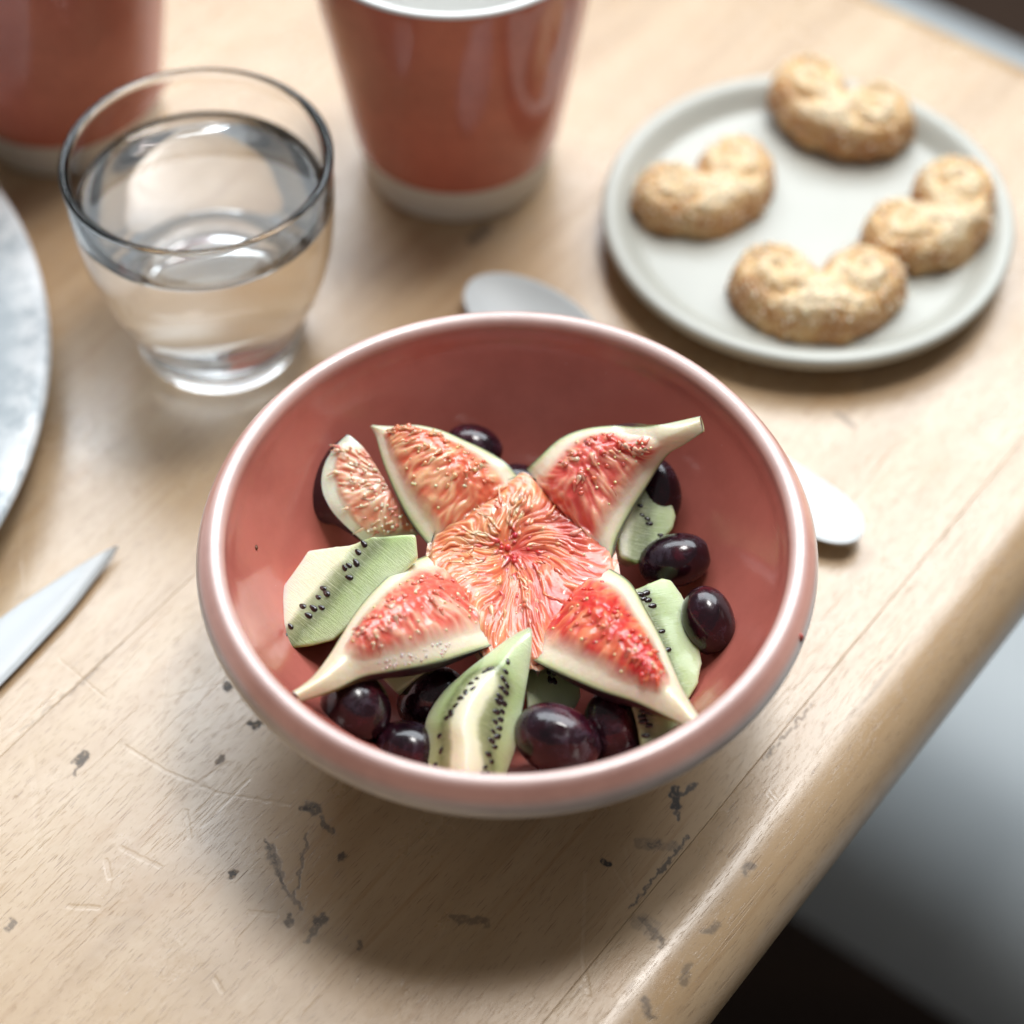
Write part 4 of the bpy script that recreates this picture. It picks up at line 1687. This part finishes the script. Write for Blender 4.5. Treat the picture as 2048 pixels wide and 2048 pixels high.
# ------------------------------------------------------------------ spoon behind the bowl
def spoon():
    A, B = Vector((-1.05, 14.75, 0)), Vector((9.75, 4.95, 0))
    ax = (B - A)
    L = ax.length
    ax.normalize()
    sd = Vector((ax.y, -ax.x, 0))
    N, M = 120, 21
    v, f = [], []
    for side in (0, 1):
        for i in range(N):
            t = .5 - .5 * math.cos(math.pi * i / (N - 1))
            if t < .36:
                x = (t - .17) / .17
                w0 = 1.40 * math.sqrt(max(1 - x * x, 0)) if x < 1 else 0
                w = max(w0, .40 * sstep(.24, .33, t) + 0)
            elif t > .90:
                x = (t - .90) / .10
                w = .92 * math.sqrt(max(1 - x * x, 0))
            else:
                w = lerp(.40, .92, sstep(.40, .90, t))
            deep = max(1 - ((t - .17) / .17) ** 2, 0) if t < .34 else 0
            edge_z = lerp(.62, .95, sstep(.2, .45, t)) - .35 * sstep(.45, .95, t)
            for j in range(M):
                s_ = -1 + 2 * j / (M - 1)
                bowlz = .52 * deep * (1 - s_ * s_)
                if side == 0:
                    z = edge_z - bowlz
                else:
                    z = edge_z - bowlz - (.14 + .12 * sstep(.6, .95, t)) * math.sqrt(max(1 - s_ ** 4, 0)) * min(1, w / .35)
                v.append(A + ax * (t * L) + sd * (s_ * w) + Vector((0, 0, max(z, .01))))
    for side in (0, 1):
        o = side * N * M
        for i in range(N - 1):
            for j in range(M - 1):
                q = (o + i * M + j, o + i * M + j + 1, o + (i + 1) * M + j + 1, o + (i + 1) * M + j)
                f.append(q if side == 0 else tuple(reversed(q)))
    for i in range(N - 1):
        for j in (0, M - 1):
            a, b = i * M + j, (i + 1) * M + j
            q = (a, b, b + N * M, a + N * M)
            f.append(q)
    me = fix_normals(mesh_from(v, f))
    o = link("spoon", me, plain("white_porcelain", (.56, .58, .58), .5, 30, .03).mat)
    return tag(o, "white porcelain spoon lying on the table behind the bowl", "spoon")


spoon()


# ------------------------------------------------------------------ knife at the left
def knife():
    root = empty("knife", (-13, 1.5, 0))
    tag(root, "white ceramic knife with its pointed blade tip entering from the left edge", "knife")
    up_ = [(222, 1026), (190, 1043), (150, 1066), (100, 1098), (40, 1137), (0, 1166), (-80, 1222), (-160, 1278)]
    lo_ = [(222, 1031), (200, 1062), (170, 1100), (130, 1150), (70, 1215), (0, 1288), (-80, 1368), (-160, 1450)]
    n = 60
    U = [at(x, y, .42) for x, y in up_]
    Lw = [at(x, y, .34) for x, y in lo_]
    v, f = [], []
    M = 9
    cs_ = [(0, 0), (.0, .09), (.08, .13), (.5, .12), (.86, .09), (.93, .05), (1.0, .0), (.86, -.06), (.3, -.09)]
    for i in range(n):
        t = i / (n - 1)
        a = Vector([prof([p[c] for p in U], t) for c in range(3)])
        b = Vector([prof([p[c] for p in Lw], t) for c in range(3)])
        sc = min(1, .25 + t * 6)
        for (s_, h_) in cs_:
            v.append(lerp(a, b, s_) + Vector((0, 0, h_ * sc - .10)))
    for i in range(n - 1):
        for j in range(M):
            j2 = (j + 1) % M
            f.append((i * M + j, i * M + j2, (i + 1) * M + j2, (i + 1) * M + j))
    f.append(tuple(range(M)))
    f.append(tuple((n - 1) * M + j for j in reversed(range(M))))
    me = fix_normals(mesh_from(v, f))
    b = link("blade", me, plain("white_ceramic", (.54, .56, .57), .38, 25, .03).mat, root)
    md = b.modifiers.new("edges", 'EDGE_SPLIT')
    md.split_angle = R(40)
    # handle, beyond the picture edge
    h0 = (U[-1] + Lw[-1]) / 2
    d = ((U[-1] + Lw[-1]) - (U[-3] + Lw[-3])).normalized()
    sd = Vector((-d.y, d.x, 0)).normalized()
    v, f = [], []
    K = 12
    for i in range(9):
        t = i / 8
        w = .95 + .25 * math.sin(t * math.pi)
        w *= .6 if i in (0, 8) else 1
        for j in range(K):
            a = 2 * math.pi * j / K
            v.append(h0 + d * (t * 9 - .4) + sd * (w * math.cos(a)) + Vector((0, 0, .28 + .55 * math.sin(a) * (.6 if i in (0, 8) else 1))))
    for i in range(8):
        for j in range(K):
            j2 = (j + 1) % K
            f.append((i * K + j, i * K + j2, (i + 1) * K + j2, (i + 1) * K + j))
    f.append(tuple(range(K)))
    f.append(tuple(8 * K + j for j in reversed(range(K))))
    link("handle", fix_normals(mesh_from(v, f)), plain("white_handle", (.6, .6, .6), .4).mat, root)


knife()
